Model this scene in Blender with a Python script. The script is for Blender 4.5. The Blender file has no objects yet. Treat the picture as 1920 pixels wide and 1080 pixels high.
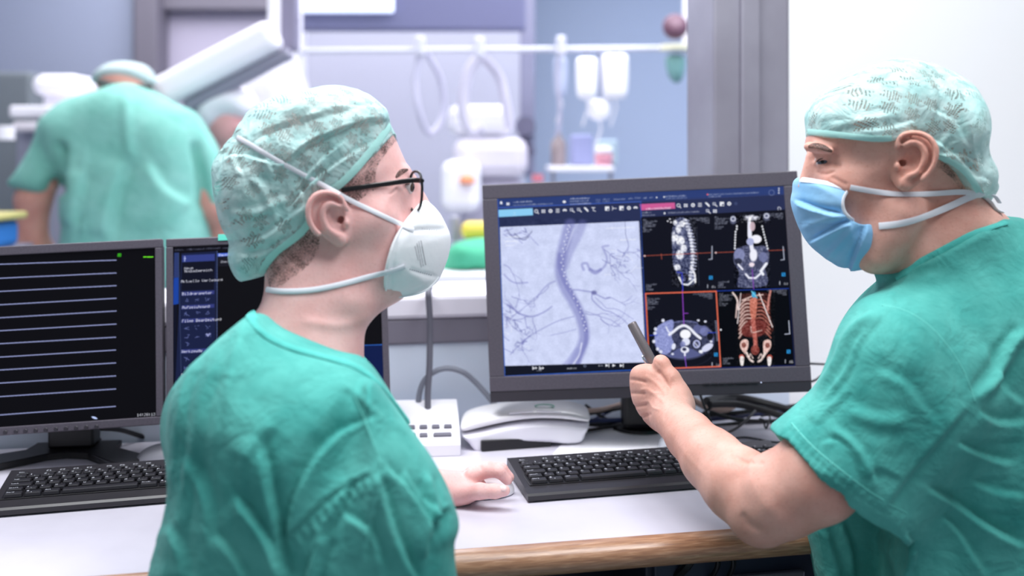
import bpy, bmesh, math, random
import numpy as np
from mathutils import Vector, Matrix
from mathutils.bvhtree import BVHTree
random.seed(7); rng = np.random.default_rng(7)
SC = bpy.context.scene; COL = SC.collection
# ---------------------------------------------------------------- camera (level, lens shifted down), focal length in px of the 1920 frame
FP = 1867.0; HY = 300.0; CZ = 1.24
cam = bpy.data.cameras.new('camera'); camo = bpy.data.objects.new('camera', cam); COL.objects.link(camo)
cam.sensor_width = 36.0; cam.lens = FP/1920*36.0; cam.shift_y = -(540-HY)/1920.0
camo.location = (0, 0, CZ); camo.rotation_euler = (math.pi/2, 0, 0)
cam.clip_start = 0.05; cam.clip_end = 60
cam.dof.use_dof = True; cam.dof.focus_distance = 1.41; cam.dof.aperture_fstop = cam.lens/1000/0.0168
SC.camera = camo
def W(px, py, d):
    return Vector(((px-960)/FP*d, d, CZ-(py-HY)/FP*d))
# ---------------------------------------------------------------- light
w = bpy.data.worlds.new('world'); SC.world = w; w.use_nodes = True
bg = w.node_tree.nodes['Background']; bg.inputs[0].default_value = (0.86, 0.90, 1.0, 1); bg.inputs[1].default_value = 0.32
SC.view_settings.view_transform = 'Standard'; SC.view_settings.look = 'None'
SC.view_settings.gamma = 1.0; SC.view_settings.exposure = 0.0; SC.view_settings.use_curve_mapping = False
EXPO = 2.0**SC.view_settings.exposure
def area(name, loc, tgt, sx, sy, power, col=(1, 1, 1)):
    l = bpy.data.lights.new(name, 'AREA'); l.shape = 'RECTANGLE'; l.size = sx; l.size_y = sy; l.energy = power; l.color = col
    o = bpy.data.objects.new(name, l); COL.objects.link(o); o.location = loc
    o.rotation_euler = (Vector(tgt)-Vector(loc)).to_track_quat('-Z', 'Y').to_euler()
    return o
area('ceiling_lamp', (-0.5, 1.25, 2.62), (-0.5, 1.25, 0), 1.3, 0.9, 47, (0.96, 0.98, 1.0))
area('ceiling_lamp', (0.85, 0.75, 2.62), (0.8, 1.1, 0.5), 0.9, 0.9, 28, (0.96, 0.98, 1.0))
area('exam_lamp', (-1.0, 4.2, 2.9), (-1.0, 4.2, 0), 3.0, 2.2, 120, (0.97, 0.96, 1.0))
area('exam_lamp', (1.1, 4.0, 2.9), (1.1, 4.6, 0), 1.6, 2.2, 85, (0.93, 0.96, 1.0))
# ---------------------------------------------------------------- materials
def lin(c):
    return tuple(((v/255)/12.92 if v/255 <= 0.04045 else ((v/255+0.055)/1.055)**2.4) for v in c)
MATS = {}
def mat(name, rgb, rough=0.5, metal=0.0, spec=0.5, noise=None, bump=None, emit=None, sss=0, trans=0, alpha=None, tint=None, sheen=0, coat=0):
    if name in MATS: return MATS[name]
    m = bpy.data.materials.new(name); m.use_nodes = True; nt = m.node_tree; N = nt.nodes; L = nt.links
    b = N['Principled BSDF']; c = (*lin(rgb), 1)
    b.inputs['Base Color'].default_value = c; b.inputs['Roughness'].default_value = rough
    b.inputs['Metallic'].default_value = metal; b.inputs['Specular IOR Level'].default_value = spec
    b.inputs['Sheen Weight'].default_value = sheen; b.inputs['Coat Weight'].default_value = coat
    if sss:
        b.inputs['Subsurface Weight'].default_value = sss; b.inputs['Subsurface Radius'].default_value = (0.012, 0.005, 0.003)
        b.inputs['Subsurface Scale'].default_value = 1.0
    if trans: b.inputs['Transmission Weight'].default_value = trans
    if emit:
        b.inputs['Emission Color'].default_value = (*lin(emit[0]), 1); b.inputs['Emission Strength'].default_value = emit[1]
    tc = N.new('ShaderNodeTexCoord')
    if noise:                                    # (scale, rgb2, lo, hi)  mottling of the thing's own colour
        n = N.new('ShaderNodeTexNoise'); n.inputs['Scale'].default_value = noise[0]; n.inputs['Detail'].default_value = 5
        L.new(tc.outputs['Object'], n.inputs['Vector'])
        r = N.new('ShaderNodeValToRGB'); r.color_ramp.elements[0].position = noise[2]; r.color_ramp.elements[1].position = noise[3]
        r.color_ramp.elements[0].color = c; r.color_ramp.elements[1].color = (*lin(noise[1]), 1)
        L.new(n.outputs['Fac'], r.inputs[0]); L.new(r.outputs[0], b.inputs['Base Color'])
    if bump:                                     # list of (scale, strength, distance)
        prev = None
        for sc_, st, di in bump:
            n = N.new('ShaderNodeTexNoise'); n.inputs['Scale'].default_value = sc_; n.inputs['Detail'].default_value = 4
            L.new(tc.outputs['Object'], n.inputs['Vector'])
            bp = N.new('ShaderNodeBump'); bp.inputs['Strength'].default_value = st; bp.inputs['Distance'].default_value = di
            L.new(n.outputs['Fac'], bp.inputs['Height'])
            if prev: L.new(prev.outputs[0], bp.inputs['Normal'])
            prev = bp
        L.new(prev.outputs[0], b.inputs['Normal'])
    if alpha is not None: b.inputs['Alpha'].default_value = alpha
    MATS[name] = m
    return m
# ---------------------------------------------------------------- object helpers
def tag(o, label=None, cat=None, group=None, kind=None):
    if label: o['label'] = label
    if cat: o['category'] = cat
    if group: o['group'] = group
    if kind: o['kind'] = kind
    return o
def empty(name, loc=(0, 0, 0), label=None, cat=None, group=None, M=None):
    o = bpy.data.objects.new(name, None); COL.objects.link(o); o.empty_display_size = 0.05
    if M is not None: o.matrix_world = M
    else: o.location = loc
    return tag(o, label, cat, group)
def link(name, me, m=None, parent=None, smooth=False, M=None):
    o = bpy.data.objects.new(name, me); COL.objects.link(o)
    if m is not None:
        for q in (m if isinstance(m, (list, tuple)) else [m]): me.materials.append(q)
    if parent is not None: o.parent = parent
    if M is not None: o.matrix_local = M
    if smooth: me.polygons.foreach_set('use_smooth', [True]*len(me.polygons))
    return o
class MB:
    """collects shapes of ONE part"""
    def __init__(s): s.bm = bmesh.new()
    def box(s, x0, x1, y0, y1, z0, z1, bev=0, seg=2, mi=0, M=None, taper=None):
        r = bmesh.ops.create_cube(s.bm, size=1.0); vs = r['verts']
        for v in vs:
            fx, fy, fz = v.co.x+.5, v.co.y+.5, v.co.z+.5
            v.co = Vector((x0+(x1-x0)*fx, y0+(y1-y0)*fy, z0+(z1-z0)*fz))
            if taper and fz > .5:
                cx, cy = (x0+x1)/2, (y0+y1)/2
                v.co.x = cx+(v.co.x-cx)*taper[0]; v.co.y = cy+(v.co.y-cy)*taper[1]
        fs = set(f for v in vs for f in v.link_faces)
        for f in fs: f.material_index = mi
        if bev > 0:
            es = list(set(e for v in vs for e in v.link_edges))
            bb = bmesh.ops.bevel(s.bm, geom=es, offset=bev, segments=seg, affect='EDGES', profile=0.5)
            vs = list(set(v for f in bb['faces'] for v in f.verts) | set(v for v in vs if v.is_valid))
        if M is not None: bmesh.ops.transform(s.bm, matrix=M, verts=[v for v in vs if v.is_valid])
        return s
    def prism(s, pts, z0, z1, mi=0, M=None, bev=0):
        a = [s.bm.verts.new((p[0], p[1], z0)) for p in pts]; b = [s.bm.verts.new((p[0], p[1], z1)) for p in pts]
        n = len(pts); F = [s.bm.faces.new(a[::-1]), s.bm.faces.new(b)]
        for i in range(n): F.append(s.bm.faces.new((a[i], a[(i+1) % n], b[(i+1) % n], b[i])))
        for f in F: f.material_index = mi
        if M is not None: bmesh.ops.transform(s.bm, matrix=M, verts=a+b)
        if bev: bmesh.ops.bevel(s.bm, geom=list(F[1].edges)+list(F[0].edges), offset=bev, segments=2, affect='EDGES', profile=.5)
        return s
    def cyl(s, p0, p1, r0, r1=None, seg=24, mi=0):
        return s.tube([p0, p1], [r0, r0 if r1 is None else r1], seg, mi)
    def lathe(s, prof, seg=32, M=None, mi=0):
        rows = []
        for (r, z) in prof:
            rows.append([s.bm.verts.new((r*math.cos(2*math.pi*i/seg), r*math.sin(2*math.pi*i/seg), z)) for i in range(seg)])
        F = []
        for a, b in zip(rows, rows[1:]):
            for i in range(seg): F.append(s.bm.faces.new((a[i], a[(i+1) % seg], b[(i+1) % seg], b[i])))
        F.append(s.bm.faces.new(rows[0][::-1])); F.append(s.bm.faces.new(rows[-1]))
        for f in F: f.material_index = mi
        if M is not None: bmesh.ops.transform(s.bm, matrix=M, verts=[v for r in rows for v in r])
        return s
    def tube(s, pts, r, seg=12, mi=0, flat=None, up=None):
        pts = [Vector(p) for p in pts]; n = len(pts)
        if not isinstance(r, (list, tuple)): r = [r]*n
        rows = []; side = None
        for i, p in enumerate(pts):
            t = (pts[min(i+1, n-1)]-pts[max(i-1, 0)]).normalized()
            if up is not None:
                u_ = Vector(up[i]) if isinstance(up, list) else Vector(up)
                a = t.cross(u_).normalized()
            elif side is None: a = t.cross(Vector((0, 0, 1)) if abs(t.z) < .9 else Vector((1, 0, 0))).normalized()
            else: a = (side-t*side.dot(t)).normalized()
            side = a; b = a.cross(t)
            fl = 1 if flat is None else flat
            rows.append([s.bm.verts.new(p+a*(r[i]*math.cos(2*math.pi*k/seg))+b*(r[i]*fl*math.sin(2*math.pi*k/seg))) for k in range(seg)])
        F = []
        for a, b in zip(rows, rows[1:]):
            for i in range(seg): F.append(s.bm.faces.new((a[i], a[(i+1) % seg], b[(i+1) % seg], b[i])))
        F.append(s.bm.faces.new(rows[0][::-1])); F.append(s.bm.faces.new(rows[-1]))
        for f in F: f.material_index = mi
        return s
    def quad(s, a, b, c, d, mi=0):
        f = s.bm.faces.new([s.bm.verts.new(p) for p in (a, b, c, d)]); f.material_index = mi; return s
    def build(s, name, m, parent=None, smooth=False, M=None, autos=False):
        bmesh.ops.recalc_face_normals(s.bm, faces=s.bm.faces)
        me = bpy.data.meshes.new(name); s.bm.to_mesh(me); s.bm.free()
        o = link(name, me, m, parent, smooth or autos, M)
        if autos:
            me.polygons.foreach_set('use_smooth', [True]*len(me.polygons))
            try: me.set_sharp_from_angle(angle=math.radians(35))
            except Exception: pass
        return o
def cat_rom(pts, n=8, closed=False):
    P = [np.array(p, float) for p in pts]; out = []
    m = len(P); rngi = range(m if closed else m-1)
    for i in rngi:
        if closed: p0, p1, p2, p3 = P[(i-1) % m], P[i], P[(i+1) % m], P[(i+2) % m]
        else: p0, p1, p2, p3 = P[max(i-1, 0)], P[i], P[i+1], P[min(i+2, m-1)]
        for k in range(n):
            t = k/n
            out.append(.5*((2*p1)+(-p0+p2)*t+(2*p0-5*p1+4*p2-p3)*t*t+(-p0+3*p1-3*p2+p3)*t**3))
    if not closed: out.append(P[-1])
    return out
# 5x7 pixel font for the writing the photograph shows
FONT = {}
for ch, rows in {
 '0':'0E11131519110E','1':'040C040404040E','2':'0E11010204081F','3':'1F02040201110E','4':'02060A121F0202','5':'1F101E0101110E','6':'0608101E11110E','7':'1F010204080808','8':'0E11110E11110E','9':'0E11110F01020C',
 'A':'0E11111F111111','B':'1E11111E11111E','C':'0E11101010110E','D':'1C12111111121C','E':'1F10101E10101F','F':'1F10101E101010','G':'0E11101711110F','H':'1111111F111111','I':'0E04040404040E','J':'0702020202120C','K':'11121418141211','L':'1010101010101F','M':'111B1515111111','N':'11111915131111','O':'0E11111111110E','P':'1E11111E101010','Q':'0E11111115120D','R':'1E11111E141211','S':'0F10100E01011E','T':'1F040404040404','U':'1111111111110E','V':'11111111110A04','W':'11111115151B11','X':'11110A040A1111','Y':'11110A04040404','Z':'1F01020408101F',
 'a':'00000E010F110F','b':'101E111111111E'[:14],'c':'00000E1010110E','d':'01010F1111110F','e':'00000E111F100E','f':'0609081C080808','g':'000F11110F010E','h':'10101619111111','i':'04000C0404040E','k':'10101214181412','l':'0C04040404040E','m':'00001A15151111','n':'00001619111111','o':'00000E1111110E','p':'00001E111E1010','r':'00001619101010','s':'00000E100E011E','t':'08081C0808090 6'.replace(' ',''),'u':'0000111111130D','v':'00001111110A04','w':'0000111115150A','x':'0000110A040A11','z':'00001F0204081F','y':'000011110F010E',
 ':':'000C0C000C0C00','-':'0000001F000000','.':'00000000000C0C',',':'000000000C0408','+':'0004041F040400','#':'0A0A1F0A1F0A0A','<':'02040810080402','?':'0E110102040004','/':'00010204081000',' ':'00000000000000','^':'040A1100000000'}.items():
    FONT[ch] = [int(rows[i:i+2], 16) for i in range(0, 14, 2)]
def glyph_cells(txt):
    out = []; x = 0
    for ch in txt:
        g = FONT.get(ch, FONT['-'])
        for r in range(7):
            c = 0
            while c < 5:
                if g[r] >> (4-c) & 1:
                    e = c
                    while e < 5 and g[r] >> (4-e) & 1: e += 1
                    out.append((x+c, x+e, 6-r)); c = e
                else: c += 1
        x += 6
    return out, max(x-1, 1)
def add_text(mb, txt, u, v, h, fn, mi=1):
    """pixel lettering as thin quads; fn(u, v) -> point"""
    cells, wd = glyph_cells(txt); s_ = h/7
    for a, b, r in cells: mb.quad(fn(u+a*s_, v+r*s_), fn(u+b*s_, v+r*s_), fn(u+b*s_, v+(r+1)*s_), fn(u+a*s_, v+(r+1)*s_), mi)
    return wd*s_
# ---------------------------------------------------------------- implicit-surface sculpting on a grid
def axis(*segs):
    out = [segs[0][0]]
    for lo, hi, st in segs:
        n = max(1, int(round((hi-lo)/st)))
        out += list(lo+(hi-lo)*(np.arange(1, n+1)/n))
    return np.array(out)
def blur2(a, n=2):
    for _ in range(n):
        b = np.pad(a, 1, mode='edge')
        a = (b[:-2, 1:-1]+b[2:, 1:-1]+b[1:-1, :-2]+b[1:-1, 2:]+2*a)/6
    return a
def poly_sdf(X, Z, pts):
    d = np.full(X.shape, 1e9); ins = np.zeros(X.shape, bool); n = len(pts)
    for i in range(n):
        x0, z0 = pts[i]; x1, z1 = pts[(i+1) % n]
        ex, ez = x1-x0, z1-z0; L = ex*ex+ez*ez
        if L < 1e-14: continue
        t = np.clip(((X-x0)*ex+(Z-z0)*ez)/L, 0, 1)
        d = np.minimum(d, (X-x0-ex*t)**2+(Z-z0-ez*t)**2)
        if z0 != z1:
            c = ((z0 > Z) != (z1 > Z)) & (X < (x1-x0)*(Z-z0)/(z1-z0)+x0); ins ^= c
    d = np.sqrt(d); return np.where(ins, -d, d)
def pxpoly(pts, d, smooth=4):
    P = [(p[0], p[1], p[2] if len(p) > 2 else d) for p in pts]
    if smooth: P = cat_rom(P, smooth, True)
    return [((x-960)/FP*e_, CZ-(y-HY)/FP*e_) for x, y, e_ in P]
class Field:
    def __init__(s, ax, ay, az):
        s.x, s.y, s.z = ax, ay, az; s.v = np.full((len(ax), len(ay), len(az)), 0.5, np.float32)
    def sl(s, lo, hi):
        r = []
        for a, l, h in zip((s.x, s.y, s.z), lo, hi):
            i = max(0, np.searchsorted(a, l)-1); j = min(len(a), np.searchsorted(a, h)+1)
            if j <= i: return None
            r.append(slice(i, j))
        return tuple(r)
    def xyz(s, q): return s.x[q[0]][:, None, None], s.y[q[1]][None, :, None], s.z[q[2]][None, None, :]
    def put(s, q, f, k, op):
        v = s.v[q]; f = f.astype(np.float32)
        if op == 'u':
            h = np.clip(.5+.5*(v-f)/k, 0, 1) if k > 0 else (v > f).astype(np.float32)
            s.v[q] = v*(1-h)+f*h-k*h*(1-h)
        elif op == 's':
            f = -f; h = np.clip(.5-.5*(v-f)/k, 0, 1); s.v[q] = v*(1-h)+f*h+k*h*(1-h)
        elif op == 'i':
            s.v[q] = np.maximum(v, f)
    def ell(s, c, r, k=.01, op='u', rot=None):
        c = Vector(c); m = max(r)+k*1.5+.004
        q = s.sl([a-m for a in c], [a+m for a in c])
        if q is None: return s
        X, Y, Z = s.xyz(q); X = X-c.x; Y = Y-c.y; Z = Z-c.z
        if rot is not None:
            R = rot.to_3x3().inverted()
            X, Y, Z = (R[0][0]*X+R[0][1]*Y+R[0][2]*Z, R[1][0]*X+R[1][1]*Y+R[1][2]*Z, R[2][0]*X+R[2][1]*Y+R[2][2]*Z)
        a = np.sqrt((X/r[0])**2+(Y/r[1])**2+(Z/r[2])**2); b = np.sqrt((X/r[0]**2)**2+(Y/r[1]**2)**2+(Z/r[2]**2)**2)
        s.put(q, a*(a-1)/np.maximum(b, 1e-6), k, op); return s
    def cone(s, a, b, ra, rb, k=.01, op='u'):
        a, b = Vector(a), Vector(b); m = max(ra, rb)+k*1.5+.004
        q = s.sl([min(p, q_)-m for p, q_ in zip(a, b)], [max(p, q_)+m for p, q_ in zip(a, b)])
        if q is None: return s
        X, Y, Z = s.xyz(q); e = b-a; L = max(e.length_squared, 1e-12)
        t = np.clip(((X-a.x)*e.x+(Y-a.y)*e.y+(Z-a.z)*e.z)/L, 0, 1)
        d = np.sqrt((X-a.x-e.x*t)**2+(Y-a.y-e.y*t)**2+(Z-a.z-e.z*t)**2)-(ra+(rb-ra)*t)
        s.put(q, d, k, op); return s
    def path(s, pts, rs, k=.006, op='u'):
        if not isinstance(rs, (list, tuple)): rs = [rs]*len(pts)
        for i in range(len(pts)-1): s.cone(pts[i], pts[i+1], rs[i], rs[i+1], k, op)
        return s
    def inflate(s, pts, d, R, T, k=.01, op='u', ax=0.0, az=0.0, grow=0.0, smooth=4, yoff=0.0, bl=3, p=2.0, x0=None, z0=None, bow=0.0):
        """solid from an outline (px at depth d): rounding radius R, half thickness T, mid-surface tilted by ax (per x), az (per z), bowed"""
        P = pxpoly(pts, d, smooth); A = np.array(P); lo, hi = A.min(0), A.max(0); T = T+grow
        cx = A[:, 0].mean() if x0 is None else x0; cz = A[:, 1].mean() if z0 is None else z0
        m = k*1.5+.006+grow; tl = T+m+(abs(ax)*(hi[0]-lo[0])+abs(az)*(hi[1]-lo[1]))+abs(bow)
        q = s.sl((lo[0]-m, d+yoff-tl, lo[1]-m), (hi[0]+m, d+yoff+tl, hi[1]+m))
        if q is None: return s
        X, Y, Z = s.xyz(q); X2, Z2 = np.meshgrid(s.x[q[0]], s.z[q[2]], indexing='ij')
        sd = blur2(poly_sdf(X2, Z2, P), bl)-grow
        hx = (hi[0]-lo[0])/2+1e-6; hz = (hi[1]-lo[1])/2+1e-6
        yc = d+yoff+ax*(X2-cx)+az*(Z2-cz)+bow*(((X2-cx)/hx)**2+((Z2-cz)/hz)**2)
        u = np.maximum(0, (R+sd)/R)[:, None, :]; vv = np.abs(Y-yc[:, None, :])/T
        a = (u**p+vv**p)**(1/p)
        out = np.where(a > 1e-6, (a-1)*min(R, T), -min(R, T))
        s.put(q, out, k, op); return s
    def clip_poly(s, pts, d, smooth=4, soft=0):
        """keep only what lies inside an outline prism"""
        P = pxpoly(pts, d, smooth); X2, Z2 = np.meshgrid(s.x, s.z, indexing='ij')
        s.v = np.maximum(s.v, poly_sdf(X2, Z2, P).astype(np.float32)[:, None, :]); return s
    def mesh(s):
        v = s.v; ins = v < 0
        c = np.zeros(tuple(n-1 for n in v.shape), np.uint8)
        for i in (0, 1):
            for j in (0, 1):
                for k in (0, 1): c += ins[i:i+c.shape[0], j:j+c.shape[1], k:k+c.shape[2]]
        act = np.argwhere((c > 0) & (c < 8)); del c
        idx = np.full(tuple(n-1 for n in v.shape), -1, np.int32); idx[tuple(act.T)] = np.arange(len(act))
        acc = np.zeros((len(act), 3)); cnt = np.zeros(len(act))
        G = (s.x, s.y, s.z); I = act
        cr = [(i, j, k) for i in (0, 1) for j in (0, 1) for k in (0, 1)]
        vals = {o: v[I[:, 0]+o[0], I[:, 1]+o[1], I[:, 2]+o[2]] for o in cr}
        pos = {o: np.stack([G[a][I[:, a]+o[a]] for a in range(3)], 1) for o in cr}
        for o in cr:
            for a in range(3):
                if o[a] == 0:
                    o2 = list(o); o2[a] = 1; o2 = tuple(o2); A, B = vals[o], vals[o2]; m = (A < 0) != (B < 0)
                    t = np.where(m, A/np.where(A == B, 1, A-B), 0)[:, None]
                    acc += np.where(m[:, None], pos[o]*(1-t)+pos[o2]*t, 0); cnt += m
        P = acc/cnt[:, None]; quads = []
        for a in range(3):
            sa = [slice(None)]*3; sb = [slice(None)]*3; sa[a] = slice(0, -1); sb[a] = slice(1, None)
            E = ins[tuple(sa)] != ins[tuple(sb)]
            e = np.argwhere(E); b1, b2 = (a+1) % 3, (a+2) % 3
            ok = (e[:, b1] > 0) & (e[:, b2] > 0) & (e[:, b1] < v.shape[b1]-1) & (e[:, b2] < v.shape[b2]-1); e = e[ok]
            def cell(db1, db2):
                q = e.copy(); q[:, b1] += db1; q[:, b2] += db2; return idx[tuple(q.T)]
            Q = np.stack([cell(-1, -1), cell(0, -1), cell(0, 0), cell(-1, 0)], 1)
            fl = ~ins[tuple(e.T)]; Q[fl] = Q[fl][:, ::-1]; quads.append(Q)
        Q = np.concatenate(quads); Q = Q[(Q >= 0).all(1)]
        return P, Q
def neigh_smooth(P, Q, n, lam=.5):
    E = np.concatenate([Q[:, [0, 1]], Q[:, [1, 2]], Q[:, [2, 3]], Q[:, [3, 0]]]); E = np.concatenate([E, E[:, ::-1]])
    deg = np.bincount(E[:, 0], minlength=len(P))[:, None]
    for _ in range(n):
        A = np.stack([np.bincount(E[:, 0], weights=P[E[:, 1], k], minlength=len(P)) for k in range(3)], 1)
        P = P+lam*(A/np.maximum(deg, 1)-P)
    return P
def normals(P, Q):
    n = np.cross(P[Q[:, 2]]-P[Q[:, 0]], P[Q[:, 3]]-P[Q[:, 1]])
    N = np.stack([sum(np.bincount(Q[:, j], weights=n[:, k], minlength=len(P)) for j in range(4)) for k in range(3)], 1)
    return N/np.maximum(np.linalg.norm(N, axis=1, keepdims=True), 1e-12)
def to_mesh(name, P, Q):
    me = bpy.data.meshes.new(name); me.vertices.add(len(P)); me.vertices.foreach_set('co', P.astype(np.float32).ravel())
    me.loops.add(len(Q)*4); me.loops.foreach_set('vertex_index', Q.astype(np.int32).ravel())
    me.polygons.add(len(Q)); me.polygons.foreach_set('loop_start', np.arange(0, len(Q)*4, 4, dtype=np.int32))
    try: me.polygons.foreach_set('loop_total', np.full(len(Q), 4, np.int32))
    except Exception: pass
    me.update(calc_edges=True); me.validate()
    me.polygons.foreach_set('use_smooth', [True]*len(me.polygons))
    return me
def px_of(P): return 960+P[:, 0]/P[:, 1]*FP, HY+(CZ-P[:, 2])/P[:, 1]*FP
def seg_dist(x, y, pts):
    """distance to a polyline, the parameter 0..1 along it, signed side"""
    D = np.full(len(x), 1e9); T = np.zeros(len(x)); S = np.zeros(len(x)); n = len(pts)-1
    for i in range(n):
        x0, y0 = pts[i]; ex, ey = pts[i+1][0]-x0, pts[i+1][1]-y0; L = ex*ex+ey*ey+1e-9
        t = np.clip(((x-x0)*ex+(y-y0)*ey)/L, 0, 1); d = np.hypot(x-x0-ex*t, y-y0-ey*t)
        m = d < D; D[m] = d[m]; T[m] = (i+t[m])/n; S[m] = np.sign(ex*(y-y0)-ey*(x-x0))[m]
    return D, T, S
def folds(P, N, F, side=-1):
    """press folds into a surface: each (points in px, height m, width px, kind). Only the side facing the viewer's half is shaped."""
    x, y = px_of(P); f = np.clip((-N[:, 1]+.25)/.5, 0, 1); out = np.zeros(len(P))
    for pts, A, wd, kd in F:
        pts = [tuple(p) for p in cat_rom(pts, 5)]
        a = np.array(pts); lo, hi = a.min(0)-wd*3.5, a.max(0)+wd*3.5
        m = (x > lo[0]) & (x < hi[0]) & (y > lo[1]) & (y < hi[1]) & (f > 0)
        if not m.any(): continue
        D, T, S = seg_dist(x[m], y[m], pts); en = np.clip(np.sin(np.pi*np.clip(T, .02, .98))*1.8, 0, 1)
        if kd == 'seam': g = np.exp(-(D/wd)**2)*np.where((T > 0) & (T < 1), 1, 0)
        elif kd == 'r': g = np.exp(-(D/wd)**2)*en
        elif kd == 'v': g = (-np.exp(-(D/wd)**2)+.45*np.exp(-((D-2*wd)/wd)**2))*en
        elif kd == 's':                       # a step: the + side lies over the - side
            sd = D*S; g = (np.where(sd > 0, np.exp(-sd/(3.0*wd)), -np.exp(sd/(1.2*wd)))*(1-np.exp(-(D/(.35*wd))**2)))*en
        out[m] += A*g
    return P+N*(out*f)[:, None]
_T = rng.random((64, 64, 64)).astype(np.float32)
def vnoise(P, sc_):
    q = P*np.array(sc_)+100; i = np.floor(q).astype(int); f = q-i; f = f*f*(3-2*f); r = 0
    for a in (0, 1):
        for b in (0, 1):
            for c in (0, 1):
                r = r+_T[(i[:, 0]+a) % 64, (i[:, 1]+b) % 64, (i[:, 2]+c) % 64]*(f[:, 0] if a else 1-f[:, 0])*(f[:, 1] if b else 1-f[:, 1])*(f[:, 2] if c else 1-f[:, 2])
    return r-.5
# ================================================================= the room
wallm = mat('white_wall_paint', (250, 251, 253), .6, bump=[(60, .05, .002)])
lowm = mat('pale_blue_wall_paint', (214, 224, 240), .6)
sillm = mat('white_sill', (232, 228, 240), .45)
darkfr = mat('dark_window_frame', (120, 116, 130), .5)
steelm = mat('brushed_steel', (168, 166, 180), .42, metal=.35, noise=(3, (140, 136, 150), .35, .7))
floorm = mat('grey_floor_vinyl', (150, 155, 165), .4, noise=(30, (135, 140, 150), .4, .6))
ceilm = mat('ceiling_paint', (235, 236, 240), .8)
farm = mat('far_wall_blue', (190, 204, 230), .7)
lwallm = mat('left_wall_grey_blue', (150, 158, 180), .7)
greym = mat('grey_panel', (176, 172, 190), .6)
DZ = .743; HD = CZ-DZ
fl, fr = Vector((-1.35, 1.02)), Vector((1.75, 1.614))          # the front edge of the desk; the window wall runs parallel to it
ed = (fr-fl); Ld = ed.length; ed.normalize(); DD = .588
Md = Matrix.Translation((fl.x, fl.y, 0)) @ Matrix.Rotation(math.atan2(ed.y, ed.x), 4, 'Z')
def at_wall(px, v=None):
    """u along the wall of the point seen at px"""
    v = DD+.012 if v is None else v; M_ = Md.inverted(); o = M_ @ Vector((0, 0, 0)); e_ = M_ @ Vector(((px-960)/FP, 1, 0)); t_ = (v-o.y)/(e_.y-o.y); return o.x+(e_.x-o.x)*t_
WV = DD+.012
def struct(name, mb, m, M=None): return tag(mb.build(name, m, M=M), kind='structure')
struct('floor', MB().box(-3.6, 2.6, -.2, 7.0, -.06, 0), floorm)
struct('ceiling', MB().box(-3.6, 2.6, 2.4, 7.0, 3.0, 3.06), ceilm)
uR = at_wall(1480); uP = at_wall(1338)
struct('wall_right', MB().box(uR, 3.3, WV, WV+.16, 0, 2.6), wallm, Md)
struct('wall_front', MB().box(-1.9, uR, WV, WV+.12, 0, .897), lowm, Md)
struct('trim_1', MB().box(-1.9, uR, WV-.004, WV+.13, .897, .944, .004), darkfr, Md)
struct('trim_2', MB().box(-1.9, uR, WV-.008, WV+.2, .944, .988, .008), sillm, Md)
struct('trim_3', MB().box(uP, uR, WV, WV+.15, .988, 2.6, .006).box(uP+.055, uP+.095, WV-.010, WV, .988, 2.6, .004), steelm, Md)
struct('wall_back', MB().box(-3.6, 2.6, 6.9, 7.0, 0, 3.0), farm)
struct('wall_left', MB().box(-3.7, -3.6, 2.3, 7.0, 0, 3.0), lwallm)
struct('wall_side', MB().box(2.6, 2.7, 2.2, 7.0, 0, 3.0), farm)
# ================================================================= desk
def on_desk(px, py, h=0.0):
    d = FP*(HD-h)/(py-HY); return Vector(((px-960)/FP*d, d, DZ+h))
dk = empty('desk', (0, 0, 0), 'long white laminate desk with a rounded varnished wooden front edge, carrying the monitors and keyboards', 'desk')
topm = mat('white_laminate', (208, 204, 217), .28, spec=.4, noise=(14, (203, 199, 212), .4, .65))
MB().box(0, Ld, 0.0045, DD, DZ-.026, DZ).build('desk_top', topm, dk, M=Md)
wm = bpy.data.materials.new('varnished_wood'); wm.use_nodes = True; nt = wm.node_tree; N = nt.nodes; L = nt.links; b = N['Principled BSDF']
tc = N.new('ShaderNodeTexCoord'); mp = N.new('ShaderNodeMapping'); mp.inputs['Scale'].default_value = (10, 130, 130); L.new(tc.outputs['Object'], mp.inputs[0])
ns = N.new('ShaderNodeTexNoise'); ns.inputs['Scale'].default_value = 3; ns.inputs['Detail'].default_value = 6; ns.inputs['Distortion'].default_value = .6; L.new(mp.outputs[0], ns.inputs[0])
rp = N.new('ShaderNodeValToRGB'); e = rp.color_ramp.elements; e[0].position = .3; e[0].color = (*lin((140, 100, 78)), 1); e[1].position = .72; e[1].color = (*lin((196, 154, 124)), 1)
e2 = e.new(.5); e2.color = (*lin((166, 122, 92)), 1)
L.new(ns.outputs[0], rp.inputs[0]); L.new(rp.outputs[0], b.inputs['Base Color']); b.inputs['Roughness'].default_value = .3; b.inputs['Coat Weight'].default_value = .5; b.inputs['Coat Roughness'].default_value = .22
bp = N.new('ShaderNodeBump'); bp.inputs['Strength'].default_value = .25; bp.inputs['Distance'].default_value = .002; L.new(ns.outputs[0], bp.inputs['Height']); L.new(bp.outputs[0], b.inputs['Normal'])
Md = Matrix.Translation((0, 0, DZ)) @ Md
mb = MB(); prof = []
for i in range(13):
    a = math.pi/2+math.pi*i/12; prof.append((.022*math.cos(a), -.0185+.0195*math.sin(a)))
rows = [[mb.bm.verts.new((xx, q[0], q[1])) for q in [(0.004, .001)]+prof+[(0.004, -.038)]] for xx in (0, Ld)]
for i in range(len(rows[0])-1): mb.bm.faces.new((rows[0][i], rows[0][i+1], rows[1][i+1], rows[1][i]))
mb.bm.faces.new(rows[0]); mb.bm.faces.new(rows[1][::-1]); mb.bm.faces.new((rows[0][-1], rows[0][0], rows[1][0], rows[1][-1]))
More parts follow.
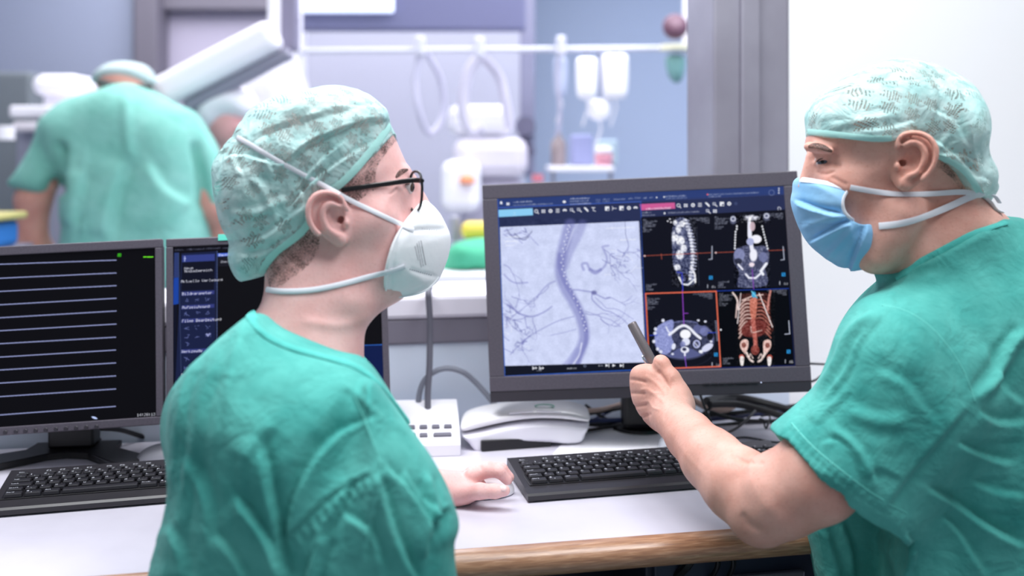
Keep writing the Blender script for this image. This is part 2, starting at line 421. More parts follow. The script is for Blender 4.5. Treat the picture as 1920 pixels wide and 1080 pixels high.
mb.build('wood_edge', wm, dk, autos=True, M=Md)
navy = mat('dark_navy_panel', (38, 44, 62), .5); blk = mat('black_plastic', (26, 25, 29), .42)
for u in (.02, 1.0, 2.75): MB().box(u, u+.03, .05, .6, -DZ, -.05, .003).build('leg', navy, dk, M=Md)
MB().box(.05, 2.75, .54, .56, -.55, -.05, .003).build('back_panel', navy, dk, M=Md)
for (x0, x1, off, lb) in ((1.62, 2.0, .20, 'dark navy drawer pedestal under the desk, right of the hanging cables'),):
    ped = empty('drawer_pedestal', M=Md, label=lb, cat='drawer unit')
    MB().box(x0, x1, off, off+.12, -.74, -.09, .004).build('carcass', navy, ped)
    for z0 in (-.3, -.52, -.73):
        q = MB().box(x0+.01, x1-.01, off-.014, off-.001, z0, z0+.195, .003).build('drawer', mat('navy_drawer', (48, 56, 78), .45), ped)
        MB().box(x0+.13, x1-.13, off-.026, off-.015, z0+.15, z0+.16, .002).build('handle', mat('steel_handle', (168, 166, 180), .35, metal=.6), q)
# ================================================================= pictures shown on the screens: drawn as coloured cells, in photo pixels
class Canvas:
    def __init__(s, x0, y0, x1, y1, sc_=2.0, col=(0, 0, 0)):
        s.x0, s.y0, s.s = x0, y0, sc_; s.w = int((x1-x0)*sc_); s.h = int((y1-y0)*sc_)
        s.a = np.zeros((s.h, s.w, 3)); s.a[:] = np.array(col)/255.
    def _reg(s, lo, hi):
        i0 = max(0, int((lo[1]-s.y0)*s.s)); i1 = min(s.h, int((hi[1]-s.y0)*s.s)+2); j0 = max(0, int((lo[0]-s.x0)*s.s)); j1 = min(s.w, int((hi[0]-s.x0)*s.s)+2)
        if i1 <= i0 or j1 <= j0: return None
        Y, X = np.mgrid[i0:i1, j0:j1]; return (slice(i0, i1), slice(j0, j1)), (X+.5)/s.s+s.x0, (Y+.5)/s.s+s.y0
    def mix(s, q, col, m): s.a[q] = s.a[q]*(1-m[..., None])+np.array(col)/255.*m[..., None]
    def line(s, pts, col, w_=1.0, al=1.0, soft=.6, w2=None):
        for i in range(len(pts)-1):
            a, b_ = pts[i], pts[i+1]; wi = w_ if w2 is None else w_+(w2-w_)*i/max(1, len(pts)-1)
            r = s._reg((min(a[0], b_[0])-wi-2, min(a[1], b_[1])-wi-2), (max(a[0], b_[0])+wi+2, max(a[1], b_[1])+wi+2))
            if r is None: continue
            q, X, Y = r; ex, ey = b_[0]-a[0], b_[1]-a[1]; L_ = ex*ex+ey*ey+1e-9
            t = np.clip(((X-a[0])*ex+(Y-a[1])*ey)/L_, 0, 1); D = np.hypot(X-a[0]-ex*t, Y-a[1]-ey*t)
            s.mix(q, col, np.clip((wi/2+soft/2-D)/soft, 0, 1)*al)
    def stroke(s, pts, col, w_, al=.6, soft=3.0, w2=None):
        """one even wash along a curve (no build-up where segments meet)"""
        P = [tuple(p) for p in cat_rom(pts, 6)]; A = np.array(P); r = s._reg(A.min(0)-w_-soft-2, A.max(0)+w_+soft+2)
        if r is None: return
        q, X, Y = r; M_ = np.zeros(X.shape)
        for i in range(len(P)-1):
            a, b_ = P[i], P[i+1]; wi = w_ if w2 is None else w_+(w2-w_)*i/(len(P)-1)
            ex, ey = b_[0]-a[0], b_[1]-a[1]; t = np.clip(((X-a[0])*ex+(Y-a[1])*ey)/(ex*ex+ey*ey+1e-9), 0, 1)
            D = np.hypot(X-a[0]-ex*t, Y-a[1]-ey*t); M_ = np.maximum(M_, np.clip((wi/2+soft/2-D)/soft, 0, 1))
        s.mix(q, col, M_*al)
    def poly(s, pts, col, al=1.0, soft=.7, smooth=0):
        P = [tuple(p) for p in (cat_rom(pts, smooth, True) if smooth else pts)]; A = np.array(P); r = s._reg(A.min(0)-2, A.max(0)+2)
        if r is None: return
        q, X, Y = r; s.mix(q, col, np.clip(.5-poly_sdf(X, Y, P)/soft, 0, 1)*al)
    def ell(s, cx, cy, rx, ry, col, al=1.0, ang=0, soft=.7, ring=None):
        m = max(rx, ry)+2; r = s._reg((cx-m, cy-m), (cx+m, cy+m))
        if r is None: return
        q, X, Y = r; c_, s_ = math.cos(ang), math.sin(ang); u = (X-cx)*c_+(Y-cy)*s_; v = -(X-cx)*s_+(Y-cy)*c_
        D = (np.sqrt((u/rx)**2+(v/ry)**2)-1)*min(rx, ry)
        if ring: D = np.abs(D)-ring/2
        s.mix(q, col, np.clip(.5-D/soft, 0, 1)*al)
    def text(s, x, y, txt, h, col, al=.9, slope=-.045):
        cells, _ = glyph_cells(txt); k = h/7
        for a, b_, r in cells: s.line([(x+a*k+.3*k, y+slope*a*k-r*k), (x+b_*k-.3*k, y+slope*b_*k-r*k)], col, k*.95, al, .5)
    def scrib(s, x, y, n, col=(200, 205, 225), al=.75, slope=-.045, h=2.4):
        """a line of lettering too small to read"""
        L_ = 0
        while L_ < n:
            k = random.uniform(.5, 1.2); s.line([(x+L_, y+slope*L_), (x+L_+k*.6, y+slope*L_-h*random.uniform(.2, 1))], col, .8, al*random.uniform(.4, 1), .7); L_ += k+.35
    def noise(s, x0, y0, x1, y1, amp, sc_=1, m=None):
        r = s._reg((x0, y0), (x1, y1)); q, X, Y = r; P = np.stack([X.ravel()*sc_, Y.ravel()*sc_, X.ravel()*0], 1)
        n = vnoise(P, (1, 1, 1)).reshape(X.shape); s.a[q] = np.clip(s.a[q]+(n*amp)[..., None], 0, 1)
    def sample(s, X, Y):
        fx = np.clip((X-s.x0)*s.s-.5, 0, s.w-1.01); fy = np.clip((Y-s.y0)*s.s-.5, 0, s.h-1.01); i = fy.astype(int); j = fx.astype(int); u = (fx-j)[:, None]; v = (fy-i)[:, None]
        return (s.a[i, j]*(1-u)+s.a[i, j+1]*u)*(1-v)+(s.a[i+1, j]*(1-u)+s.a[i+1, j+1]*u)*v
def screen_mat(name, k):
    m = bpy.data.materials.new(name); m.use_nodes = True; nt = m.node_tree; b = nt.nodes['Principled BSDF']; a = nt.nodes.new('ShaderNodeVertexColor'); a.layer_name = 'picture'
    nt.links.new(a.outputs[0], b.inputs['Emission Color']); b.inputs['Emission Strength'].default_value = k; b.inputs['Base Color'].default_value = (.002, .002, .003, 1); b.inputs['Roughness'].default_value = .35; b.inputs['Specular IOR Level'].default_value = .04
    return m
def screen_mesh(name, corners_local, corners_px, cv, nu, nv, m, parent):
    """corners TL, TR, BR, BL in the monitor's own frame and in the photo"""
    c = [np.array(p, float) for p in corners_local]; u, v = np.meshgrid(np.linspace(0, 1, nu), np.linspace(0, 1, nv)); u = u.ravel()[:, None]; v = v.ravel()[:, None]
    P = (c[0]*(1-u)+c[1]*u)*(1-v)+(c[3]*(1-u)+c[2]*u)*v
    k = [np.array(p, float) for p in corners_px]; X = (k[0]*(1-u)+k[1]*u)*(1-v)+(k[3]*(1-u)+k[2]*u)*v
    i, j = np.meshgrid(np.arange(nv-1), np.arange(nu-1), indexing='ij'); a = (i*nu+j).ravel(); Q = np.stack([a, a+nu, a+nu+1, a+1], 1)
    me = to_mesh(name, P, Q); colr = cv.sample(X[:, 0], X[:, 1]); colr = np.where(colr <= .04045, colr/12.92, ((colr+.055)/1.055)**2.4)
    at = me.color_attributes.new('picture', 'FLOAT_COLOR', 'POINT'); at.data.foreach_set('color', np.concatenate([colr, np.ones((len(colr), 1))], 1).astype(np.float32).ravel())
    return link(name, me, m, parent)
WH = (240, 242, 250)
cv = Canvas(918, 335, 1508, 725, 2.2, (38, 46, 78))
# --- header bars
cv.poly([(930, 373), (1470, 346), (1472, 364), (931, 392)], (44, 62, 118)); cv.poly([(930, 391), (1472, 362), (1472, 400), (931, 428)], (40, 48, 84))
cv.line([(930, 391.5), (1205, 378)], (70, 110, 220), 1.2); cv.line([(1205, 378), (1470, 363)], (56, 74, 140), .8)
cv.poly([(933, 395), (999, 391.5), (1000, 405), (934, 409)], (140, 205, 245)); cv.text(963, 403, '-', 5, WH); cv.text(961, 407, '--', 4, WH, .7)
cv.poly([(1201, 383), (1267, 379.5), (1268, 391), (1203, 395)], (205, 92, 150)); cv.scrib(1213, 393, 46, WH, 1, h=3.4)
cv.poly([(937, 384), (937, 380), (939, 378), (941, 380), (941.5, 384)], WH); cv.poly([(949, 381), (955, 381), (955, 386), (949, 386)], WH, .9)
for (x, y, n, a) in ((962, 381, 36, .95), (962, 387, 76, .6), (1070, 374, 36, .9), (1070, 379, 34, .7), (1070, 384, 40, .8), (1119, 376, 8, .5), (1119, 380, 8, .4), (1132, 375, 12, .5), (1132, 379, 12, .5), (1153, 375, 20, .6), (1181, 373, 7, .6), (1192, 372, 10, .7), (1208, 372, 6, .7), (1220, 371, 5, .7), (1248, 369, 40, .7), (1250, 373, 40, .5), (1330, 365, 94, .6), (1330, 369, 22, .6)): cv.scrib(x, y, n, WH, a)
cv.ell(1059, 379, 3, 2.5, WH); cv.ell(1233, 370, 1.4, 1.4, WH); cv.ell(1247, 369, 1.4, 1.6, WH); cv.ell(1328, 364, 1.6, 1.6, (240, 110, 120)); cv.ell(1447, 360, 5, 5, (110, 125, 170), ring=1)
for y in (352, 356, 360.5): cv.ell(1460.5, y, 1.3, 1.3, WH)
def icon(k, x, y, r=3.6):
    if k == 'zoom': cv.ell(x-.6, y-.6, r*.8, r*.8, WH, ring=1.3); cv.line([(x+1.6, y+1.6), (x+4, y+4)], WH, 1.5)
    elif k == 'grid':
        for dx in (-1.9, 1.9):
            for dy in (-1.7, 1.7): cv.poly([(x+dx-1.5, y+dy-1.3), (x+dx+1.5, y+dy-1.3), (x+dx+1.5, y+dy+1.3), (x+dx-1.5, y+dy+1.3)], WH)
    elif k == 'ring': cv.ell(x, y, r, r, WH); cv.ell(x, y, 1.4, 1.4, (40, 48, 84))
    elif k == 'list':
        for dy in (-2.8, 0, 2.8): cv.line([(x-3, y+dy), (x+3, y+dy)], WH, 1.3)
    elif k == 'dome': cv.ell(x, y, 3.8, 2.8, WH); cv.poly([(x-4, y+1.5), (x+4, y+1.5), (x+4, y+3.5), (x-4, y+3.5)], (40, 48, 84)); cv.ell(x, y+.8, 1, 1, (40, 48, 84))
    elif k == 'box': cv.poly([(x-3.6, y-3.4), (x+2, y-3.4), (x+2, y+2), (x-3.6, y+2)], WH, .8); cv.poly([(x-2, y-2), (x+.6, y-2), (x+.6, y+.6), (x-2, y+.6)], (40, 48, 84)); cv.line([(x+1, y+1), (x+4.5, y+4)], WH, 1.6)
    elif k == 'pin': cv.line([(x-3, y-3), (x+3, y+3)], WH, 2.6); cv.line([(x-1, y-3.5), (x+3.5, y+1)], WH, .9)
    elif k == 'text': cv.line([(x-3, y-3), (x+3, y-3)], WH, 1.3); cv.line([(x, y-3), (x, y+3)], WH, 1.3); cv.line([(x+2, y+3), (x+4, y+4)], WH, 1.3)
    elif k == 'sheet': cv.poly([(x-4, y-4), (x+4, y-4), (x+4, y+4), (x-4, y+4)], WH); cv.poly([(x, y), (x+3, y), (x+3, y+3), (x, y+3)], (40, 48, 84))
    elif k == 'bone': cv.line([(x-3, y), (x+4, y)], WH, 1.2); cv.line([(x-4, y-3.5), (x-2, y), (x-4, y+3.5)], WH, 1.1)
xs = [1006.5, 1019.5, 1033, 1046.5, 1060, 1073.5, 1087, 1100.5, 1114]
for k, x in zip(['zoom', 'grid', 'ring', 'list', 'dome', 'box', 'box', 'pin', 'text'], xs): icon(k, x, 398-(x-1006)*.047)
for k, x in zip(['sheet', 'bone', 'sheet', 'ring', 'dome'], [1140, 1153.5, 1167, 1181, 1193.5]): icon(k, x, 391.5-(x-1140)*.03)
for k, x in zip(['zoom', 'grid', 'ring', 'list', 'pin', 'box', 'sheet', 'ring'], [1274.5, 1287.5, 1301, 1314, 1328, 1341.5, 1355, 1368.5]): icon(k, x, 385.5-(x-1274)*.045)
icon('box', 1329, 395.5); icon('grid', 1342, 395.5); cv.ell(1381, 381, 3, 3, (60, 70, 110)); cv.line([(1459, 388), (1459, 393), (1464, 393), (1464, 389), (1461, 387), (1459, 388)], WH, .9)
for (x, y, n) in ((1206, 400, 17), (1206, 405, 24), (1255, 400, 58)): cv.scrib(x, y, n, WH, .7)
cv.ell(1248, 400, 1.6, 2, WH)
# --- angiogram
AP = [(937, 428), (1200, 415), (1214, 682), (946, 704)]
cv.poly(AP, (206, 214, 246)); cv.noise(940, 412, 1212, 702, .055, .09); cv.noise(940, 412, 1212, 702, .045, .5)
V = (110, 112, 178)
cv.stroke([(1070, 422), (1062, 450), (1055, 480), (1052, 510), (1060, 540), (1078, 570), (1092, 600), (1098, 630), (1092, 655), (1075, 690), (1066, 700)], V, 21, .50, 7, 19)
cv.stroke([(1093, 421), (1086, 440), (1077, 458), (1068, 476), (1060, 500)], V, 17, .35, 6)
cv.stroke([(1051, 480), (1051, 505), (1062, 535), (1083, 570), (1097, 605), (1101, 640), (1091, 668), (1083, 698)], (96, 98, 170), 8, .38, 4)
cv.stroke([(1066, 640), (1090, 650), (1082, 672), (1062, 700)], (228, 232, 252), 2.5, .0, 2)
cv.stroke([(1093, 646), (1088, 668), (1078, 684), (1070, 698)], (226, 230, 252), 3, .75, 2)
cv.stroke([(1046, 700), (1066, 684), (1084, 660)], (150, 155, 210), 12, .5, 4)
for i, (x, y) in enumerate(cat_rom([(1069, 424), (1064, 442), (1058, 468), (1055, 495), (1060, 520), (1072, 548), (1086, 575), (1095, 600), (1100, 622)], 4)):
    cv.ell(x+(2 if i % 2 else -1.5), y, 1.1, 1.4, (236, 240, 255), .9); cv.ell(x+3, y+2, 1.0, 1.2, (80, 82, 150), .55)
for y in range(430, 470, 3): cv.line([(1078-(y-430)*.35, y), (1076-(y-430)*.35, y+2)], (225, 230, 250), 1.2, .6)
def branch(p, a, L_, w_, dep, al=.45):
    pts = [p]
    for i in range(int(L_/5)):
        a += random.uniform(-.32, .32); p = (p[0]+5*math.cos(a), p[1]+5*math.sin(a)); pts.append(p)
    if len(pts) > 1: cv.stroke(pts, (112, 114, 175), w_, al, 1.2, w_*.5)
    if dep > 0:
        for _ in range(2): branch(pts[random.randrange(len(pts)//2, len(pts))], a+random.uniform(-.9, .9), L_*.62, w_*.66, dep-1, al*.9)
cv.stroke([(1096, 508), (1093, 498), (1102, 496), (1108, 506), (1122, 510), (1135, 502), (1140, 486), (1133, 468), (1132, 464), (1143, 462)], V, 5, .42, 3, 3)
cv.stroke([(1108, 508), (1118, 514), (1128, 508)], V, 6, .5, 3)
cv.stroke([(1070, 548), (1082, 546), (1098, 548), (1113, 550)], V, 3, .45, 2); cv.ell(1116, 551, 5, 4, (80, 80, 140), .7, soft=3)
cv.stroke([(1113, 552), (1112, 562), (1120, 572), (1134, 583), (1150, 588), (1170, 600), (1182, 612)], V, 2.6, .5, 1.6, 1.4)
cv.stroke([(1118, 553), (1128, 558), (1138, 562), (1146, 560)], V, 2.4, .5, 1.6); cv.stroke([(1118, 560), (1130, 570), (1140, 580), (1160, 582), (1190, 600)], V, 1.5, .4, 1.3)
cv.stroke([(1100, 586), (1118, 592), (1128, 596), (1148, 602), (1166, 614)], V, 2, .35, 1.5)
cv.stroke([(1042, 530), (1030, 536), (1020, 545), (1008, 560)], V, 3.4, .35, 2); cv.stroke([(945, 518), (955, 528), (968, 534), (990, 533)], V, 3, .4, 2)
cv.stroke([(952, 576), (965, 584), (975, 592), (998, 597), (1020, 589), (1036, 578)], V, 4.5, .5, 2, 2); cv.stroke([(985, 640), (1000, 630), (1025, 616), (1050, 604), (1078, 596)], V, 2, .4, 1.4)
cv.ell(981, 646, 3, 4, V, .5, soft=2); cv.stroke([(958, 668), (970, 655), (981, 646), (996, 632)], V, 2, .4, 1.5); cv.stroke([(1034, 632), (1060, 626), (1082, 620)], V, 1.8, .3, 1.4)
cv.stroke([(950, 432), (960, 446), (972, 450), (988, 446), (998, 436)], (60, 62, 110), 2, .45, 1.5); cv.stroke([(965, 440), (980, 452), (992, 446)], (40, 44, 80), 1.6, .5, 1.2); cv.stroke([(990, 440), (1000, 452), (1010, 462)], V, 1.8, .35, 1.5)
cv.line([(1174, 417), (1175, 440), (1178, 452)], (70, 74, 120), 1.0, .6)
for (p, a, L_) in (((1135, 470), .4, 40), ((1145, 480), 1.2, 40), ((1160, 470), .8, 34), ((1178, 450), 1.1, 30), ((1140, 560), .2, 40), ((1100, 590), .5, 50), ((1010, 560), 2.5, 45), ((990, 597), 2.6, 40), ((975, 592), 3.4, 36), ((985, 640), 2.5, 30), ((950, 600), .9, 40), ((945, 500), .6, 46), ((1150, 500), .2, 40), ((950, 440), .5, 30), ((1000, 600), 1.9, 30), ((1128, 600), .9, 40), ((1030, 540), 2.0, 40), ((960, 560), .3, 34)): branch(p, a, L_, 2.0, 2)
for _ in range(70):
    x, y = random.choice([(960, 440), (1165, 480), (960, 590), (965, 640), (1170, 500), (955, 610)]); x += random.gauss(0, 15); y += random.gauss(0, 17)
    if y > 432: cv.stroke([(x, y), (x+random.gauss(0, 5), y+random.gauss(0, 4)), (x+random.gauss(0, 8), y+random.gauss(0, 7))], random.choice([(104, 108, 165), (236, 240, 255), (120, 124, 185)]), 1.6, .5, 1.2)
for (x, y, n) in ((1138, 430, 55), (948, 448, 26), (948, 456, 22), (948, 464, 16), (1165, 452, 30), (1170, 690, 26)): cv.scrib(x, y, n, (250, 252, 255), .8)
cv.line([(932, 373), (947, 709)], (40, 90, 190), 2.0); cv.line([(1203, 380), (1217, 694)], (40, 80, 180), 1.6); cv.line([(947, 709), (1215, 693)], (40, 90, 190), 1.6)
cv.poly([(947, 704), (1214, 684), (1215, 692), (948, 707.5)], (16, 20, 34)); cv.poly([(947, 690), (1213.5, 680), (1214, 692), (948, 708)], (16, 20, 34))
for x in (1001, 1014): cv.poly([(x, 691), (x+4, 693.5), (x, 696)], WH); cv.poly([(x+4, 690.5), (x+8, 693), (x+4, 695.5)], WH); cv.line([(x-1, 690), (x-1, 696)], WH, 1.2)
cv.scrib(1008, 698.5, 9, WH, .8); cv.scrib(1065, 694, 18, WH, .95); cv.ell(1099, 688, 2, 2, (130, 140, 170), ring=1); cv.scrib(1125, 688, 8, WH, .9)
for x, k in ((1141, 0), (1154, 1), (1168, 0)):
    cv.poly([(x-3, 683.5), (x+3, 686.5), (x-3, 689.5)], WH)
    if not k: cv.line([(x+3.4, 683), (x+3.4, 689.5)], WH, 1.3)
# --- CT panes
cv.poly([(1204, 408), (1474, 392), (1492, 683), (1218, 692)], (14, 16, 28))
cv.poly([(1348, 542), (1480, 537), (1491, 682), (1354, 688)], (3, 4, 9))
# sagittal
cv.poly([(1270, 410), (1283, 408), (1293, 418), (1299, 436), (1303, 465), (1303, 500), (1308, 524), (1304, 532), (1294, 536), (1284, 534), (1274, 520), (1268, 508), (1264, 492), (1263, 474), (1262, 452), (1262, 434), (1266, 420)], (74, 80, 112), smooth=5)
for k in range(19):
    t = k/18; x = 1287+13*math.sin(t*2.6)+t*2; y = 413+t*110
    cv.ell(x, y, 4.2, 2.6, (225, 228, 245), .95); cv.ell(x+5.5, y+1, 2.4, 1.6, (200, 205, 235), .8)
for (x, y, rx, ry) in ((1274, 430, 5, 8), (1278, 452, 8, 9), (1270, 446, 5, 6), (1277, 478, 7, 9), (1284, 466, 6, 7), (1268, 418, 4, 5), (1265, 445, 3, 12), (1272, 502, 6, 6), (1281, 420, 6, 6)): cv.ell(x, y, rx, ry, (238, 240, 252), .92, soft=2.5)
cv.ell(1284, 522, 10, 9, (22, 24, 40)); cv.ell(1282, 523, 6, 7, (90, 96, 140), .8); cv.line([(1275, 520), (1282, 533), (1292, 535), (1303, 526)], (235, 238, 250), 3.0); cv.line([(1298, 500), (1305, 515), (1306, 530)], (240, 240, 250), 3.2)
for x, y in ((1254, 415), (1258, 411), (1260, 417)): cv.ell(x, y, 1.6, 1.4, (235, 235, 245))
cv.noise(1262, 408, 1308, 538, .5, .55)
cv.line([(1209, 481), (1335, 474)], (190, 90, 70), 1.0); cv.line([(1343, 474), (1472, 468)], (190, 90, 70), 1.0); cv.line([(1242, 477), (1243, 487)], (190, 90, 70), 1); cv.line([(1309, 474), (1311, 486)], (190, 90, 70), 1); cv.ell(1211, 481, 2, 1.6, (235, 200, 200)); cv.ell(1344, 474, 2, 1.6, (235, 200, 200))
cv.line([(1308, 430), (1313, 536)], (56, 60, 80), .9)
for x in (1337, 1471): cv.line([(x-(2 if x > 1400 else 0), 462), (x, 486)], (190, 196, 215), 1.8, .9); cv.line([(x-6, 487), (x, 486)], (190, 196, 215), 1.6, .9)
# coronal
cv.poly([(1386, 462), (1395, 458), (1415, 460), (1437, 462), (1443, 478), (1441, 495), (1436, 505), (1439, 534), (1386, 538), (1388, 512), (1378, 492), (1378, 474)], (84, 88, 118), smooth=4)
cv.poly([(1382, 420), (1396, 410), (1420, 408), (1432, 418), (1437, 452), (1420, 462), (1400, 460), (1380, 465), (1377, 440)], (8, 9, 16), smooth=4)
cv.noise(1378, 462, 1444, 538, .35, .4)
cv.poly([(1403, 410), (1409, 410), (1411, 440), (1415, 470), (1408, 470), (1403, 440)], (235, 236, 250)); cv.ell(1412, 424, 5, 9, (215, 190, 200), .9); cv.ell(1419, 448, 10, 8, (242, 242, 252)); cv.ell(1408, 453, 7, 7, (170, 176, 215)); cv.ell(1414, 478, 7, 12, (240, 240, 252), soft=2)
cv.ell(1388, 478, 10, 12, (140, 146, 190), .8); cv.ell(1432, 482, 8, 10, (120, 126, 168), .8); cv.ell(1386, 490, 7, 6, (30, 32, 48), .8); cv.ell(1424, 496, 8, 8, (60, 64, 90), .8)
cv.ell(1411, 408, 13, 5, (225, 225, 240), .9, soft=3); cv.noise(1380, 402, 1445, 416, .8, .5)
for x, y in ((1376, 412), (1438, 406)): cv.ell(x, y, 6, 8, (130, 136, 170), .7, soft=3); cv.ell(x, y-2, 4, 4, (225, 228, 245), .9, ring=2)
for k in range(9): cv.ell(1381-k*.2+(2 if k < 2 else 0), 424+k*5.2, 1.6, 2.2, WH); cv.ell(1430+k*1.3, 424+k*5.2, 1.5, 2.2, WH)
cv.line([(1438, 494), (1428, 508), (1432, 514)], (238, 240, 250), 5); cv.line([(1400, 514), (1406, 521), (1418, 521), (1428, 512)], (235, 236, 250), 3.4); cv.line([(1386, 496), (1394, 505)], (235, 236, 250), 3.4); cv.ell(1411, 496, 5, 4, (240, 225, 235))
cv.line([(1412, 505), (1415, 543)], (140, 60, 190), 1.3); cv.line([(1281, 515), (1283, 545)], (60, 70, 210), 1.6); cv.line([(1272, 511), (1282, 513)], (60, 70, 210), 1.6)
for x, y in ((1335, 521), (1470, 514), (1345, 664), (1480, 657)): cv.poly([(x-3.5, y-3.5), (x+3.5, y-3.5), (x+3.5, y+3.5), (x-3.5, y+3.5)], (40, 140, 205)); cv.line([(x-1, y-2), (x+1.5, y+2)], (20, 50, 90), 1)
for x, y in ((1329, 537), (1463, 530), (1338, 682), (1474, 675)): cv.line([(x, y-3), (x, y+3)], (210, 214, 230), 1.1); cv.scrib(x+8, y+3, 6, WH, .9, h=5)
for x, y in ((1208, 414), (1342, 408), (1214, 560), (1351, 552)):
    for k, n in enumerate((6, 26, 18, 24, 22, 4, 16, 12)): cv.scrib(x, y+k*3.1, n, (190, 195, 215), .8)
for x, y in ((1296, 411), (1432, 402), (1302, 553), (1440, 545)):
    for k, n in enumerate((36, 24, 16, 8)): cv.scrib(x+(36-n), y+k*2.9-(36-n)*.04, n, (190, 195, 215), .8)
for x, y in ((1214, 536), (1349, 530), (1358, 672)):
    for k, n in enumerate((20, 9, 9, 14)): cv.scrib(x, y+k*3.2, n, (200, 205, 225), .8)
# axial
cv.line([(1343, 546), (1480, 540)], (30, 60, 160), 1.6); cv.line([(1480, 540), (1491, 682)], (20, 30, 80), 1.0); cv.line([(1355, 688), (1491, 682)], (30, 40, 110), 1.0)
cv.ell(1286, 638, 57, 37, (62, 66, 96), .9, ang=-.05); cv.ell(1285, 637, 54, 34, (110, 115, 160), .9, ang=-.05, ring=2)
cv.ell(1284, 655, 58, 32, (40, 43, 60), .7, ring=1)
cv.poly([(1237, 612), (1262, 600), (1266, 612), (1262, 630), (1266, 645), (1258, 662), (1243, 664), (1233, 650), (1231, 628)], (142, 150, 205), smooth=5)
cv.noise(1232, 600, 1340, 668, .20, .7)
for x, y in ((1242, 660), (1229, 641), (1231, 626), (1246, 602), (1236, 655), (1232, 618)): cv.ell(x, y, 3, 3.2, (222, 225, 245))
cv.ell(1314, 617, 12, 9, (104, 110, 160), .8); cv.ell(1319, 606, 8, 5, (14, 16, 24)); cv.ell(1334, 630, 6, 7, (20, 22, 32)); cv.ell(1323, 622, 8, 8, (130, 136, 190), .7)
cv.poly([(1268, 658), (1280, 652), (1294, 652), (1316, 664), (1300, 670), (1270, 671), (1256, 668)], (88, 94, 140), smooth=4)
cv.stroke([(1258, 628), (1266, 622), (1276, 614), (1286, 611), (1296, 616), (1306, 626), (1316, 634)], (238, 240, 252), 5, 1, 1.5); cv.stroke([(1252, 614), (1256, 622), (1262, 626)], (228, 232, 250), 2.6, 1, 1.5)
cv.ell(1288, 627, 10, 8.5, (248, 248, 254)); cv.ell(1289, 641, 7.5, 7, (225, 228, 248)); cv.ell(1283, 646, 5, 6, (130, 136, 190), .8); cv.ell(1287, 656, 8, 6, (230, 232, 248)); cv.ell(1286, 655, 4, 3.2, (50, 54, 84)); cv.line([(1287, 660), (1287, 667)], (232, 234, 250), 3)
cv.ell(1266, 650, 3.8, 6, (228, 232, 250), ang=.2); cv.ell(1309, 645, 9, 9.5, (8, 9, 14)); cv.ell(1309, 645, 7.2, 8, (176, 182, 226)); cv.ell(1309, 645, 4, 5, (60, 62, 90), .9); cv.line([(1305, 642), (1312, 650)], (225, 228, 246), 1.4)
cv.ell(1329, 651, 12, 6, (214, 218, 244), ang=-.55); cv.ell(1317, 659, 4, 3, WH)
for x, y in ((1264, 664), (1336, 640), (1312, 601), (1325, 603)): cv.ell(x, y, 2.6, 2, (225, 228, 245))
cv.line([(1282, 545), (1285, 608)], (150, 70, 200), 1.6); cv.line([(1287, 668), (1290, 689)], (140, 90, 210), 1.4); cv.line([(1284, 588), (1293, 588)], (150, 70, 200), 1.3); cv.line([(1221, 630), (1236, 629)], (50, 70, 200), 1.3); cv.line([(1330, 624), (1350, 623)], (50, 70, 200), 1.2)
for k in range(13): cv.line([(1343+k*.28, 602+k*3), (1346.5+k*.28, 602+k*3)], (170, 175, 200), 1.0)
OR = (236, 112, 84)
cv.line([(1213, 552), (1345, 546.5), (1354, 686), (1270, 690), (1221, 692), (1213, 552)], OR, 2.3)
# rib cage
BR = (132, 66, 58)
cv.poly([(1386, 556), (1400, 550), (1436, 548), (1446, 560), (1446, 590), (1452, 618), (1434, 628), (1430, 610), (1406, 612), (1402, 625), (1386, 622), (1390, 590)], (58, 26, 24), smooth=3)
for k in range(9):
    y = 566+k*6.8; L_ = 17+k*.6; o_ = k*.8
    cv.stroke([(1410, y-4), (1399, y-3), (1390-o_*.3, y+6+o_)], (222, 190, 182), 2.6, .95, 1.2); cv.stroke([(1411, y-1), (1400, y+.5), (1391-o_*.3, y+9+o_)], (120, 55, 48), 1.4, .8, 1.0)
    cv.stroke([(1420, y-4), (1432, y-4), (1443+o_*.6, y+5+o_)], (172, 104, 92), 2.6, .95, 1.2)
cv.poly([(1409, 560), (1421, 560), (1420, 585), (1417, 600), (1412, 600), (1408, 580)], (198, 118, 100), smooth=4)
cv.poly([(1406, 600), (1422, 598), (1440, 606), (1430, 628), (1400, 630), (1392, 618)], (112, 48, 44), .9, smooth=4)
cv.stroke([(1414, 600), (1416, 618), (1418, 634), (1419, 652)], (182, 100, 90), 8, 1, 2.5); cv.stroke([(1410, 612), (1412, 622), (1424, 620), (1430, 618)], (226, 196, 188), 2, .9, 1.5)
for sx in (-1, 1):
    cx = 1419+sx*21
    cv.poly([(cx-7, 640), (cx, 635), (cx+7, 638), (cx+7, 650), (cx-sx*2, 663), (cx-sx*6, 668), (cx-7, 652)], (226, 190, 182), smooth=4); cv.ell(cx+sx*1, 646, 4.4, 5, (126, 66, 58), .85)
    cv.stroke([(cx-sx*4, 660), (cx-sx*10, 672), (cx-sx*16, 676)], (230, 212, 206), 4, 1, 1.5); cv.stroke([(cx-sx*9, 670), (cx-sx*11, 662), (cx-sx*16, 670)], (224, 200, 194), 2, 1, 1.2)
    cv.ell(cx+sx*5, 668, 5, 5, (178, 84, 74)); cv.poly([(cx+sx*1, 668), (cx+sx*8, 668), (cx+sx*7, 682), (cx+sx*2, 683)], (236, 228, 226), smooth=3)
cv.ell(1418, 655, 8, 9, (150, 74, 66), .85)
